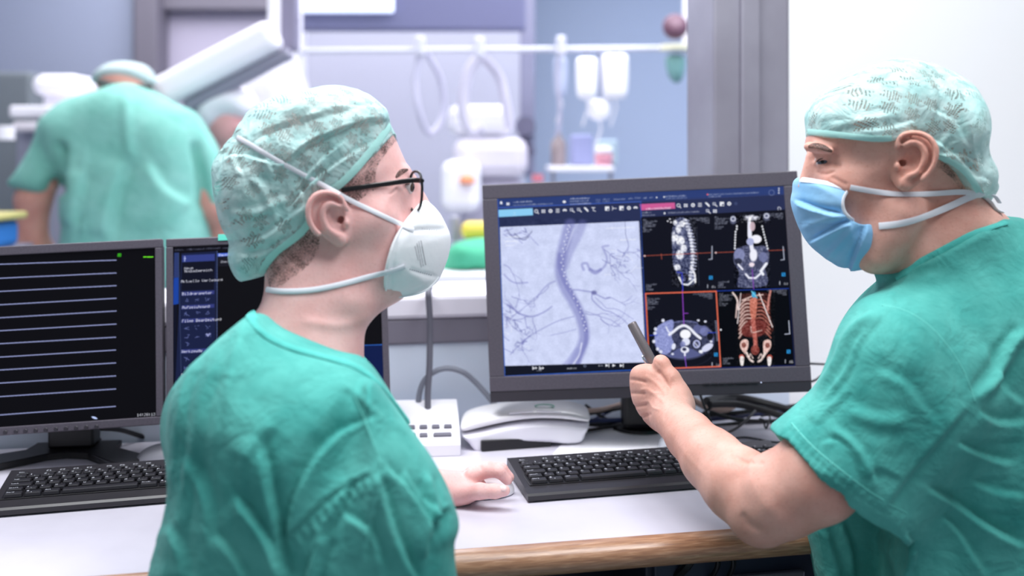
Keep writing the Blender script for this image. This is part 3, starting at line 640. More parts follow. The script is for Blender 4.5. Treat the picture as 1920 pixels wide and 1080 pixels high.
cv.line([(1391, 550), (1385, 606)], (232, 220, 222), 1.8); cv.line([(1425, 550), (1450, 612)], (236, 222, 222), 2.0); cv.stroke([(1376, 549), (1384, 561), (1386, 580)], (234, 214, 210), 3.4, 1, 1.5); cv.stroke([(1384, 570), (1382, 595)], (226, 200, 196), 2.6, 1, 1.5); cv.stroke([(1446, 545), (1443, 560), (1441, 580)], (196, 130, 120), 4, 1, 1.5)
cv.line([(1393, 563), (1412, 555), (1432, 552)], (224, 196, 190), 2.2); cv.ell(1415, 552, 4, 6, (60, 170, 225), .9); cv.line([(1411, 546), (1421, 558)], (120, 210, 240), 2)
cv.noise(1384, 550, 1454, 684, .30, .8)
cv.ell(1354, 618, 1.8, 1.8, WH); cv.line([(1480, 600), (1482, 624), (1473, 625)], (190, 196, 215), 1.6)
# ================================================================= monitors
housing = mat('grey_monitor_housing', (84, 79, 90), .45, noise=(300, (78, 73, 84), .4, .6)); housing2 = mat('dark_monitor_edge', (48, 45, 54), .5)
def monitor_frame(q, d):
    """q: TL TR BR BL px, d: their depths -> matrix (x right, z up, -y out of the screen) and size"""
    p = [W(a[0], a[1], b_) for a, b_ in zip(q, d)]; c = sum(p, Vector())/4
    ux = ((p[1]-p[0])+(p[2]-p[3])).normalized(); uz = ((p[0]-p[3])+(p[1]-p[2])); uz = (uz-ux*uz.dot(ux)).normalized(); uy = uz.cross(ux)
    M = Matrix((ux, uy, uz)).transposed().to_4x4(); M.translation = c
    wd = ((p[1]-p[0]).length+(p[2]-p[3]).length)/2; ht = ((p[0]-p[3]).length+(p[1]-p[2]).length)/2
    return M, wd, ht
def loc_px(M, px, py):
    """point of the monitor's front plane seen at a pixel"""
    o = Vector((0, 0, CZ)); r = W(px, py, 1)-o; n = M.col[1].to_3d(); t_ = (M.translation-o).dot(n)/r.dot(n); return M.inverted() @ (o+r*t_)
def monitor(label, M, wd, ht, sc_px, cv_, res, smat, lip=0.0, depth=.045):
    t_ = empty('monitor', M=M, label=label, cat='monitor', group=None)
    c = [loc_px(M, *p) for p in sc_px]
    xl = (c[0].x+c[3].x)/2; xr = (c[1].x+c[2].x)/2; zt = (c[0].z+c[1].z)/2; zb = (c[2].z+c[3].z)/2
    mb = MB(); h, k = wd/2, ht/2
    mb.box(-h, h, 0, .016, zt, k, .0015).box(-h, h, 0, .016, -k+lip, zb, .0015).box(-h, xl, 0, .016, zb, zt, .0012).box(xr, h, 0, .016, zb, zt, .0012)
    mb.build('bezel', housing, t_)
    if lip: MB().box(-h, h, .0012, .03, -k, -k+lip, .0015).build('lower_lip', housing2, t_)
    MB().box(-h+.004, h-.004, .0162, depth, -k+.006, k-.006, .006).box(-h*.55, h*.55, depth, depth+.02, -k*.6, k*.7, .01).build('rear_housing', housing2, t_)
    MB().box(xl-.001, xr+.001, .0045, .012, zb-.001, zt+.001).build('panel', blk, t_)
    sc = screen_mesh('screen', [(xl, .0032, zt), (xr, .0032, zt), (xr, .0032, zb), (xl, .0032, zb)], sc_px, cv_, res[0], res[1], smat, t_)
    return t_, (xl, xr, zt, zb)
M1, w1, h1 = monitor_frame([(903, 347), (1495, 320), (1523, 735), (920, 755)], [1.735, 1.705, 1.67, 1.70])
SPX = [(932, 374), (1469, 347.5), (1493, 683.5), (946.5, 709)]
mon1, box1 = monitor('large wide grey monitor showing a vessel x-ray and four body scans', M1, w1, h1, SPX, cv, (760, 480), screen_mat('screen_picture', 1.0), lip=.018)
for k, x in enumerate((1324, 1340, 1355, 1370, 1386, 1400, 1415)):
    p = loc_px(M1, x, 719.5-(x-1324)*.03); MB().box(p.x-.0058, p.x+.0058, -.0012, .004, p.z-.0016, p.z+.0016, .0005).build('button', housing2, mon1)
p = loc_px(M1, 1427, 717); MB().cyl((p.x, -.001, p.z), (p.x, .002, p.z), .0009, mi=0, seg=8).build('power_light', mat('lamp_white', (220, 225, 240), .4, emit=((200, 210, 255), .8)), mon1)
# seams of the bezel and the stand
bs = on_desk(1205, 812); blkst = mat('black_stand_plastic', (22, 21, 26), .4)
MB().lathe([(.052, 0), (.054, .002), (.052, .007), (.03, .011), (.028, .012)], M=Matrix.Translation((bs.x, bs.y+.035, DZ)), seg=40).build('stand_base', blkst, mon1, M=M1.inverted(), autos=True)
MB().box(bs.x-.038, bs.x+.038, bs.y-.01, bs.y+.03, DZ+.009, 1.0, .01).box(bs.x-.05, bs.x+.05, bs.y-.05, bs.y-.005, .93, 1.06, .006).build('stand_column', blkst, mon1, M=M1.inverted())
# --- left pair
cw = Canvas(-135, 455, 320, 810, 2.0, (9, 9, 13))
for k, (ya, yb, xe) in enumerate(((496, 488.5, 204), (522.5, 513, 206), (547.5, 537, 208), (573, 561, 210), (597.5, 585, 212), (622, 609.5, 214), (646.5, 634, 215), (671.5, 658, 217), (695.5, 682, 219), (720, 706, 221), (745, 730, 223), (779, 762, 225))):
    s_ = (yb-ya)/xe; cw.line([(-130, ya-130*s_), (xe, yb)], (150, 158, 205), 2.1, .95)
cw.poly([(206, 476), (213, 475.6), (213, 482), (206, 482)], (70, 215, 40), .9); cw.text(206.6, 481.5, 'HR', 4.6, (20, 60, 10), .6)
for x in (257, 264, 270): cw.line([(x, 482.6), (x+4.5, 482.3)], (110, 235, 40), 2.4)
cw.text(267.5, 780, '14:28:13', 5.2, (225, 228, 240), 1, -.05)
cw.ell(187, 783, 6, 2, (190, 205, 250), ang=.3)  # pale bluish reflection on the glass, painted into the screen picture
cw.scrib(2, 806, 3)
M2, w2, h2 = monitor_frame([(-135, 468), (290, 450), (318, 793), (-112, 826)], [1.60, 1.64, 1.60, 1.56])
mon2, box2 = monitor('square dark grey monitor at far left with a dozen pale flat lines on black', M2, w2, h2, [(-118, 485), (278, 465), (305, 780), (-95, 808)], cw, (420, 360), screen_mat('screen_lines', 1.0))
for x in (10, 30, 48, 67, 86, 105, 124, 143, 162, 181):
    y = 810.5-(x-10)*.062; p = loc_px(M2, x, y)
    MB().lathe([(.0032, 0), (.0032, .0014), (.0026, .002)], seg=14, M=Matrix.Translation((p.x, 0, p.z)) @ Matrix.Rotation(math.pi/2, 4, 'X')).build('button', housing2, mon2, autos=True)
cx = Canvas(295, 445, 740, 775, 2.0, (12, 12, 16))
cx.poly([(310, 466), (722, 445), (722, 455), (310, 475)], (12, 12, 20)); cx.poly([(310, 475), (322, 474), (336, 720), (322, 700)], (12, 16, 34))
cx.poly([(314, 475), (323, 474.5), (327, 522), (317, 523)], (44, 58, 110)); cx.poly([(317, 523), (326, 522), (330, 572), (320, 574)], (26, 66, 160))
cx.poly([(327, 476), (392, 472), (412, 770), (338, 772)], (24, 32, 66)); cx.line([(393, 472), (406, 640)], (70, 84, 130), 1.6); cx.line([(322, 476), (345, 700)], (60, 72, 110), 1.0)
cx.poly([(329, 480), (389, 477), (390, 490), (330, 493)], (52, 64, 134)); cx.poly([(330, 494), (391, 491), (393, 545), (333, 547)], (14, 17, 34))
for x, t_, n in ((315, 471, 16), (336, 470, 32), (372, 468, 26), (403, 467, 18), (426, 466, 20)): cx.scrib(x, t_, n, (120, 125, 150), .8, h=3)
for (x, y, s_) in ((335, 507, 'Neue'), (336, 512.5, 'Modusbereich'), (331, 532, 'Aktuelle Verlegung'), (335, 555.5, 'Bildparameter'), (337, 581, 'Aufzeichnung'), (339, 606.5, 'Filme Bearbeitung'), (343, 663.5, 'Werkzeuge'), (346, 707, 'Druck')):
    if y in (555.5, 581, 606.5, 663.5): cx.poly([(x-1, y-6), (x+59, y-9), (x+59, y-2), (x-1, y+1.5)], (52, 60, 124))
    cx.text(x, y, s_, 5.0, (235, 236, 248), 1, -.05)
for (x, y) in ((345, 566), (364, 565), (382, 563.5), (347, 591), (367, 590), (385, 588.5), (349, 617), (368, 616), (387, 615), (350, 633), (370, 632), (389, 630), (351, 648), (353, 675), (355, 690)):
    for _ in range(3): cx.line([(x+random.uniform(-5, 5), y+random.uniform(-4, 4)), (x+random.uniform(-5, 5), y+random.uniform(-4, 4))], (96, 106, 160), 1.3, .8)
cx.poly([(384, 628.5), (387, 627), (389, 629), (391, 626.5), (394, 628), (389, 634)], (150, 156, 205)); cx.line([(334, 482), (334.5, 491)], (170, 180, 230), 1.6); cx.ell(334.5, 486, 2, 1.4, (170, 180, 230))
cx.poly([(394, 476), (424, 474.5), (425, 480.5), (395, 482.5)], (66, 100, 215)); cx.text(397, 481, 'Baseline', 4.4, WH, 1, -.05); cx.scrib(430, 478.5, 14, WH, .9, h=3); cx.poly([(396, 484), (470, 480), (471, 498), (397, 501)], (24, 24, 34)); cx.text(402, 494, 'Basislinie', 4.4, (225, 228, 240), 1, -.05)
cx.poly([(660, 650), (724, 646), (731, 756), (668, 762)], (14, 28, 74)); cx.line([(660, 649.5), (724, 647)], (46, 100, 190), 1.6); cx.line([(718.5, 560), (726, 646)], (36, 60, 120), 2.0)
cx.text(703, 753.5, '14:28:13', 5.2, (232, 234, 244), 1, -.05)
M3, w3, h3 = monitor_frame([(297, 449.5), (713, 432), (742, 768), (326, 795)], [1.645, 1.70, 1.66, 1.605])
mon3, box3 = monitor('dark grey monitor behind the bespectacled man in scrubs, with a blue menu column', M3, w3, h3, [(311, 464), (700, 447), (731, 754), (338, 781)], cx, (420, 350), screen_mat('screen_menu', 1.0))
p0 = loc_px(M3, 409, 445.5); p1 = loc_px(M3, 446, 443); MB().box(p0.x, p1.x, -.0016, -.0002, p0.z-.0052, p0.z+.0052, .0003).build('tape_strip', mat('turquoise_tape', (100, 215, 195), .5), mon3)
def x_stand(mon, Mi, c, s_=1.0, kb=0.0):
    """wide flared foot with two wings, and a block column"""
    T = Mi.inverted() @ Matrix.Translation((c.x, c.y, DZ)) @ Matrix.Rotation(.13, 4, 'Z')
    pts = [(-.03, -.022), (0.0, -.014), (.035, -.024), (.085, -.085), (.105, -.098), (.135, -.075), (.128, -.045), (.068, .0), (.072, .045), (-.068, .045), (-.068, .0), (-.15, -.04), (-.17, -.085), (-.14, -.11), (-.12, -.105)]
    MB().prism([(a*s_, b_*s_) for a, b_ in pts], 0, .012, bev=.003).build('stand_base', blkst, mon, M=T)
    MB().box(-.037, .037, .0, .045, .012, .25, .004).build('stand_column', blkst, mon, M=T)
x_stand(mon2, M2, W(132, 300, 1.675)); x_stand(mon3, M3, W(560, 300, 1.74))
# ================================================================= keyboards
kbm = mat('black_keyboard_plastic', (42, 40, 45), .38, bump=[(900, .08, .0003)]); keym = mat('black_keycaps', (38, 37, 43), .42); legm = mat('white_key_printing', (215, 217, 228), .5)
R5 = [(0, 1, 'Esc'), (2, 1, 'F1'), (3, 1, 'F2'), (4, 1, 'F3'), (5, 1, 'F4'), (6.5, 1, 'F5'), (7.5, 1, 'F6'), (8.5, 1, 'F7'), (9.5, 1, 'F8'), (11, 1, 'F9'), (12, 1, 'F10'), (13, 1, 'F11'), (14, 1, 'F12')]
R4 = [(i, 1, c) for i, c in enumerate('^1234567890?+')]+[(13, 2, '<--')]; R3 = [(0, 1.5, 'Tab')]+[(1.5+i, 1, c) for i, c in enumerate('QWERTZUIOPU+')]+[(13.5, 1.5, '<')]
R2 = [(0, 1.75, 'Lock')]+[(1.75+i, 1, c) for i, c in enumerate('ASDFGHJKLOA#')]+[(13.75, 1.25, '<')]; R1 = [(0, 1.25, 'Shift')]+[(1.25+i, 1, c) for i, c in enumerate('<YXCVBNM,.-')]+[(12.25, 2.75, 'Shift')]
R0 = [(0, 1.4, 'Strg'), (1.4, 1.3, '#'), (2.7, 1.3, 'Alt'), (4, 5.6, ''), (9.6, 1.4, 'AltGr'), (11, 1.2, '#'), (12.2, 1.3, '-'), (13.5, 1.5, 'Strg')]
NAV = [(5, 15.3, 'Dr'), (5, 16.3, 'Ro'), (5, 17.3, 'Pa'), (4, 15.3, 'Einf'), (4, 16.3, 'Pos'), (4, 17.3, 'Bi'), (3, 15.3, 'Ent'), (3, 16.3, 'End'), (3, 17.3, 'Bi'), (1, 16.3, '^'), (0, 15.3, '<'), (0, 16.3, '-'), (0, 17.3, '-')]
NUM = [(r, 18.6+c, t_) for r, row in ((4, 'N/x-'), (3, '789+'), (2, '456'), (1, '123')) for c, t_ in enumerate(row)]
def keyboard(label, org, ang, n_cols=22.6):
    KU, KV = .0189, .0158; wd = n_cols*KU+.024; M = Matrix.Translation(org) @ Matrix.Rotation(ang, 4, 'Z') @ Matrix.Rotation(.05, 4, 'X')
    t_ = empty('keyboard', M=M, label=label, cat='keyboard'); palm = .027; dp = palm+6*KV+.016
    mb = MB(); mb.prism([(0, .003), (dp, .001), (dp, .019), (palm-.004, .0148), (.004, .0125), (0, .010)], 0, wd, M=Matrix(((0, 0, 1, 0), (1, 0, 0, 0), (0, 1, 0, 0), (0, 0, 0, 1))))
    mb.build('keyboard_case', kbm, t_)
    MB().box(.009, wd-.009, palm-.001, dp-.008, .0148, .0165, .0008).build('key_well', blkst, t_)
    keys = [(5.35, u, w_, s_) for u, w_, s_ in R5]+[(4, *k) for k in R4]+[(3, *k) for k in R3]+[(2, *k) for k in R2]+[(1, *k) for k in R1]+[(0, *k) for k in R0]+[(r+(.35 if r == 5 else 0), u, 1, s_) for r, u, s_ in NAV]
    keys += [(r, u, 1, s_) for r, u, s_ in NUM if u < n_cols-.5]
    keys = keys[:100]
    for r, u, w_, s_ in keys:
        x0 = .012+u*KU; y0 = palm+r*KV; z0 = .0155+(y0*.03); k = MB(); hh = .006 if r < 5 else .0028; yd = KV-.0022 if r < 5 else .009
        k.box(x0+.0012, x0+w_*KU-.0012, y0+.0008, y0+yd, z0, z0+hh, .0014, seg=2, taper=(1-.0022/(w_*KU), .86))
        if s_:
            th = .0042 if len(s_) < 3 else .0030
            add_text(k, s_, x0+.0036, y0+yd*.52, th, lambda a, b_: (a, b_, z0+hh+.00015)); 
            if len(s_) == 1 and s_.isalpha() is False: add_text(k, s_, x0+.0095, y0+yd*.2, .0022, lambda a, b_: (a, b_, z0+hh+.00015))
        k.build('key', [keym, legm], t_)
    return t_
a = on_desk(990, 944); b_ = on_desk(1300, 919)
keyboard('black keyboard below the large monitor, partly behind the raised forearm', a, math.atan2(b_.y-a.y, b_.x-a.x))
a2 = on_desk(-22, 973); b2 = on_desk(315, 945)
keyboard('black keyboard at far left below the monitor of pale lines', a2, math.atan2(b2.y-a2.y, b2.x-a2.x))
# ================================================================= white apparatus on a black foot
whp = mat('white_plastic', (232, 230, 240), .32, coat=.2); whp2 = mat('warm_white_plastic', (240, 238, 242), .3, coat=.2)
dv = empty('handset_cradle', on_desk(985, 845), 'white rounded desk device with a domed cover, under the large monitor', 'desk device')
def fmesh(F, name, m, parent, sm=1, M=None):
    P, Q = F.mesh(); P = neigh_smooth(P, Q, sm) if sm else P
    o = link(name, to_mesh(name, P, Q), m); o.parent = parent
    if parent is not None: o.matrix_parent_inverse = parent.matrix_world.inverted() if False else Matrix.Translation(-parent.location)
    return o
dD = 1.765
F = Field(axis((-.11, .15, .0016)), axis((1.69, 1.85, .002)), axis((.74, .84, .0016)))
F.inflate([(868, 797), (905, 791), (950, 783), (1000, 779), (1050, 781), (1100, 788), (1104, 792), (1097, 808), (1088, 822), (1060, 824), (1030, 820), (985, 818), (940, 823), (905, 832), (893, 831), (880, 815)], dD, .012, .052, .004, smooth=3, bl=1, ax=.15, p=3.5)
fmesh(F, 'lower_body', whp, dv)
F = Field(axis((-.11, .15, .0016)), axis((1.69, 1.86, .002)), axis((.74, .85, .0016)))
F.inflate([(865, 786), (878, 772), (925, 762), (1000, 757), (1060, 760), (1098, 771), (1106, 779), (1101, 786.5), (1050, 779.5), (1000, 777), (950, 781), (905, 789), (872, 795)], dD, .010, .050, .003, smooth=3, bl=1, ax=.15, p=2.6)
fmesh(F, 'cover', whp2, dv)
g = MB()
for s0, s1 in ((955, 1000), (1006, 1052)):
    g.tube([W(x, 775-(x-955)*.02-3*math.sin((x-955)/97*3.14), 1.712+.0) for x in np.linspace(s0, s1, 8)], .0022, 8, flat=.6)
g.build('cover_strip', whp, dv, autos=True, M=Matrix.Translation(-dv.location))
MB().tube([W(1021+18*math.cos(t_), 761.5+3.2*math.sin(t_), 1.745) for t_ in np.linspace(0, 2*math.pi, 25)], .0012, 6).build('indicator_ring', mat('mint_lamp', (190, 240, 222), .4), dv, M=Matrix.Translation(-dv.location))
q0, q1 = on_desk(903, 848), on_desk(1034, 838)
Mf = Matrix.Translation(q0) @ Matrix.Rotation(math.atan2(q1.y-q0.y, q1.x-q0.x), 4, 'Z')
MB().box(0, (q1-q0).length, 0, .07, .0006, .0185, .002).box(.006, (q1-q0).length-.004, .008, .06, .0185, .027, .002).build('foot', blkst, dv, M=Matrix.Translation(-dv.location) @ Mf)
# ================================================================= intercom keypad
ic_o = on_desk(864, 855)
ic = empty('intercom', M=Matrix.Translation(ic_o) @ Matrix.Rotation(.1, 4, 'Z'), label='white sloping intercom keypad with grey keys beside the white desk device', cat='intercom')
X = Matrix(((0, 0, 1, 0), (1, 0, 0, 0), (0, 1, 0, 0), (0, 0, 0, 1)))
mb = MB(); mb.prism([(0, .0008), (.15, .0008), (.15, .056), (.142, .062), (.10, .056), (.006, .0245), (0, .019)], -.135, 0, M=X, bev=.0025); mb.build('intercom_body', mat('white_intercom', (236, 234, 242), .4), ic, autos=True)
sl = (.056-.0245)/.094
mgk = mat('grey_keycaps', (100, 98, 112), .4)
for (xc, yv, kw) in ((-.020, .044, .014), (-.041, .044, .014), (-.062, .044, .014), (-.083, .044, .014), (-.030, .021, .032), (-.062, .021, .014), (-.083, .021, .014), (-.104, .044, .014), (-.104, .021, .014)):
    z_ = .0245+(yv-.006)*sl
    kk = MB(); kk.box(-kw/2, kw/2, -.0052, .0052, .0002, .004, .0012, taper=(.9, .8)); o = kk.build('key', mgk, ic, M=Matrix.Translation((xc, yv, z_)) @ Matrix.Rotation(math.atan(sl), 4, 'X'))
# cables
def cable(name, pts, r, m, label, cat='cable', group=None, n=8, seg=10):
    P = cat_rom([tuple(p) for p in pts], n); return tag(MB().tube(P, r, seg).build(name, m, autos=True), label, cat, group)
ck = mat('black_cable', (20, 20, 25), .4); cb = mat('navy_cable', (24, 36, 84), .4); ct = mat('tan_cable', (196, 170, 160), .45); cg = mat('grey_cable', (92, 92, 104), .5)
cable('microphone_cable', [W(803, 784, 1.765), W(802, 740, 1.775), W(805, 690, 1.785), W(806, 640, 1.795), W(806, 600, 1.797), W(804, 565, 1.797), W(803, 550, 1.80), W(804, 543, 1.83), W(806, 540, 1.90)], .0058, cg, 'grey cable rising straight from the intercom to the window sill')
cable('looped_cable', [W(784, 790, 1.79), W(786, 740, 1.80), W(800, 708, 1.805), W(832, 691, 1.81), W(866, 697, 1.81), W(893, 718, 1.81), W(925, 755, 1.80), W(950, 785, 1.80)], .0052, mat('pale_grey_cable', (120, 124, 138), .5), 'grey looped cable arching against the pale blue wall below the sill')
# bundle behind the large monitor
def cz(px, py, h=.0): return on_desk(px, py, h)
K = 'cables tangled behind the large monitor'
def fl_(px, py, d): return W(px, py, d)
cable('thick_cable', [fl_(1325, 752, 1.80), fl_(1360, 744, 1.86), fl_(1400, 748, 1.88), fl_(1450, 760, 1.88), fl_(1500, 774, 1.88), fl_(1580, 790, 1.88)], .0075, ck, 'thick black cable topmost behind the large monitor, running toward the right man', group=K)
cable('thick_cable', [fl_(1330, 758, 1.775), fl_(1380, 758, 1.81), fl_(1430, 769, 1.82), fl_(1480, 784, 1.82), fl_(1560, 804, 1.81)], .0065, ck, 'second thick black cable just under the topmost one behind the large monitor', group=K)
cable('navy_cable', [cz(1080, 790, .02), cz(1180, 787, .02), cz(1290, 788, .012), cz(1360, 784, .012), cz(1440, 775, .01), cz(1540, 772, .02)], .004, cb, 'dark blue cable lying on the desk behind the monitor column', group=K)
cable('navy_cable', [fl_(1085, 800, 1.86), fl_(1130, 778, 1.88), fl_(1180, 752, 1.9)], .003, cb, 'dark blue cable slanting up left of the monitor column', group=K)
cable('black_cable', [cz(1090, 778, .03), cz(1130, 772, .03), cz(1170, 765, .035), cz(1210, 760, .04)], .003, ck, 'black cable between the white desk device and the monitor column', group=K)
cable('black_cable', [fl_(1085, 792, 1.82), fl_(1120, 796, 1.84), fl_(1175, 790, 1.86), fl_(1250, 780, 1.88), fl_(1330, 778, 1.88), fl_(1420, 770, 1.88), fl_(1500, 760, 1.9)], .0042, ck, 'black cable running low behind the monitor column from end to end', group=K)
cable('thin_cable', [fl_(1312, 738, 1.74), fl_(1322, 765, 1.74), fl_(1332, 790, 1.73), fl_(1340, 808, 1.72), fl_(1360, 812, 1.71), fl_(1385, 800, 1.73), fl_(1405, 782, 1.76), fl_(1416, 770, 1.80)], .0024, ck, 'thin black cable hanging from the large monitor in a loop to the desk', group=K)
cable('thin_cable', [cz(1245, 838, .003), cz(1330, 832, .003), cz(1365, 825, .003), cz(1392, 820, .003), cz(1418, 823, .003), cz(1450, 829, .003), cz(1480, 829, .003)], .0018, ck, 'thin black mouse cable lying in a wave on the desk behind the keyboard', group=K)
cable('cable_loop', [fl_(1424, 785, 1.80), fl_(1432, 788, 1.79), fl_(1434, 799, 1.79), fl_(1437, 803, 1.79), fl_(1440, 795, 1.79), fl_(1444, 784, 1.80), fl_(1440, 779, 1.81), fl_(1426, 781, 1.81)], .0016, ck, 'small black cable loop dangling below the cable bundle', group=K)
cable('tan_cable', [fl_(1292, 745, 1.86), fl_(1310, 756, 1.86), fl_(1330, 766, 1.86), fl_(1358, 768, 1.87), fl_(1375, 762, 1.88)], .006, ct, 'tan thick cable beside the hand, behind the large monitor', group=K)
cable('tan_cable', [fl_(1098, 770, 1.80), fl_(1125, 768, 1.83), fl_(1150, 762, 1.86), fl_(1180, 752, 1.9)], .0042, ct, 'tan cable leaving the right end of the white desk device', group=K)
cable('wall_cable', [fl_(1500, 682, 1.78), fl_(1525, 682, 1.80), fl_(1560, 684, 1.86)], .0022, ck, 'thin black cable leaving the right edge of the large monitor, upper one', group=K)
cable('wall_cable', [fl_(1500, 722, 1.78), fl_(1528, 713, 1.80), fl_(1540, 705, 1.84), fl_(1560, 700, 1.86)], .0022, ck, 'thin black cable leaving the right edge of the large monitor, lower one', group=K)
cable('power_cable', [fl_(190, 803, 1.68), fl_(225, 806, 1.72), fl_(262, 817, 1.76), fl_(300, 828, 1.80), fl_(345, 836, 1.84)], .0042, ck, 'black cable sloping down from the leftmost monitor toward the man')
cable('power_cable', [fl_(165, 812, 1.72), fl_(195, 826, 1.76), fl_(240, 830, 1.80), fl_(340, 822, 1.86)], .003, cg, 'thin grey cable behind the stand of the leftmost monitor')
for i, (a_, b__, lb) in enumerate((((1265, 1085), (1300, 1030), 'black cable hanging under the desk, leftmost of three'), ((1330, 1090), (1345, 1032), 'black cable hanging under the desk, middle of three'), ((1362, 1090), (1372, 1030), 'black cable hanging under the desk, rightmost of three'))):
    d = 1.50; cable('hanging_cable', [fl_(a_[0]-14, a_[1]+30, d+.02), fl_(*a_, d+.02), fl_((a_[0]+b__[0])/2+8, (a_[1]+b__[1])/2, d), fl_(*b__, d), fl_(b__[0]+3, b__[1]-30, d)], .007 if i == 0 else .004, ck, lb, group='cables hanging under the desk')
for (p_, r_, lb_) in (([(1096, 808, 1.80), (1150, 800, 1.83), (1230, 792, 1.86), (1310, 800, 1.86), (1400, 792, 1.87), (1500, 790, 1.88)], .0032, 'black cable lowest in the bundle behind the large monitor'),
    ([(1330, 772, 1.84), (1380, 786, 1.83), (1440, 790, 1.84), (1510, 784, 1.86)], .0036, 'black cable curving under the thick cables behind the large monitor'), ([(1098, 760, 1.84), (1130, 782, 1.86), (1170, 800, 1.88)], .003, 'black cable crossing down left of the monitor column'),
    ([(1300, 790, 1.82), (1325, 770, 1.82), (1352, 752, 1.82), (1380, 748, 1.84)], .0026, 'black cable rising from the wrist of the raised hand to the thick cables')):
    cable('black_cable', [fl_(*q_) for q_ in p_], r_, ck, lb_, group=K)
# paper sheet, small clear mouse, mouse under the hand
pz = .0012
pp = [on_desk(*q) for q in ((1030, 863), (1048, 838), (1078, 812), (1110, 806), (1290, 812), (1300, 858))]
tag(MB().prism([(p.x, p.y) for p in pp], DZ+.0004, DZ+pz).build('paper_sheet', mat('white_paper', (244, 242, 248), .7)), 'white sheet lying flat between the keyboard and the monitor foot', 'paper')
clear = mat('clear_plastic', (225, 228, 238), .12, alpha=.45)
c = on_desk(1268, 846); cm = empty('computer_mouse', c, 'small clear mouse half hidden behind the raised forearm, above the keyboard', 'mouse')
F = Field(axis((c.x-.05, c.x+.05, .002)), axis((c.y-.06, c.y+.06, .002)), axis((DZ-.004, DZ+.05, .002)))
F.ell((c.x, c.y, DZ+.006), (.030, .046, .024), .002); F.v = np.maximum(F.v, (DZ+.0005-F.z)[None, None, :].astype(np.float32)); fmesh(F, 'mouse_shell', clear, cm)
MB().box(c.x-.003, c.x+.003, c.y+.01, c.y+.024, DZ+.026, DZ+.033, .002).build('scroll_wheel', blkst, cm, M=Matrix.Translation(-cm.location))
def mouse(c, label, m, ang=0.0, s_=1.0):
    cm = empty('computer_mouse', c, label, 'mouse')
    F = Field(axis((c.x-.07, c.x+.07, .0022)), axis((c.y-.06, c.y+.06, .0022)), axis((DZ-.004, DZ+.05, .002)))
    F.ell((c.x, c.y, DZ+.004), (.056*s_, .032*s_, .032*s_), .002, rot=Matrix.Rotation(ang, 4, 'Z')); F.v = np.maximum(F.v, (DZ+.0006-F.z)[None, None, :].astype(np.float32)); fmesh(F, 'mouse_shell', m, cm)
    MB().box(c.x+.024*s_, c.x+.037*s_, c.y-.003, c.y+.003, DZ+.026*s_, DZ+.0345*s_, .002).build('scroll_wheel', mat('grey_wheel', (120, 120, 130), .5), cm, M=Matrix.Translation(-cm.location))
    return cm
# ================================================================= people
def skin_mat(name, c1, c2, c3):
    m = bpy.data.materials.new(name); m.use_nodes = True; nt = m.node_tree; N = nt.nodes; L = nt.links; b = N['Principled BSDF']; tc = N.new('ShaderNodeTexCoord')
    n1 = N.new('ShaderNodeTexNoise'); n1.inputs['Scale'].default_value = 22; n1.inputs['Detail'].default_value = 4; n2 = N.new('ShaderNodeTexNoise'); n2.inputs['Scale'].default_value = 260; n2.inputs['Detail'].default_value = 3
    r = N.new('ShaderNodeValToRGB'); e = r.color_ramp.elements; e[0].position = .3; e[0].color = (*lin(c1), 1); e[1].position = .7; e[1].color = (*lin(c2), 1)
    mx = N.new('ShaderNodeMix'); mx.data_type = 'RGBA'; mx.inputs[7].default_value = (*lin(c3), 1)
    r2 = N.new('ShaderNodeValToRGB'); r2.color_ramp.elements[0].position = .55; r2.color_ramp.elements[1].position = .8; r2.color_ramp.elements[1].color = (.35, .35, .35, 1)
    for n in (n1, n2): L.new(tc.outputs['Object'], n.inputs['Vector'])
    L.new(n1.outputs[0], r.inputs[0]); L.new(r.outputs[0], mx.inputs[6]); L.new(n2.outputs[0], r2.inputs[0]); L.new(r2.outputs[0], mx.inputs[0]); L.new(mx.outputs[2], b.inputs['Base Color'])
    bp = N.new('ShaderNodeBump'); bp.inputs['Strength'].default_value = .22; bp.inputs['Distance'].default_value = .0012; L.new(n2.outputs[0], bp.inputs['Height']); L.new(bp.outputs[0], b.inputs['Normal'])
    b.inputs['Roughness'].default_value = .5; b.inputs['Specular IOR Level'].default_value = .4
    b.inputs['Subsurface Weight'].default_value = .25; b.inputs['Subsurface Radius'].default_value = (.008, .003, .002); b.inputs['Subsurface Scale'].default_value = 1
    return m
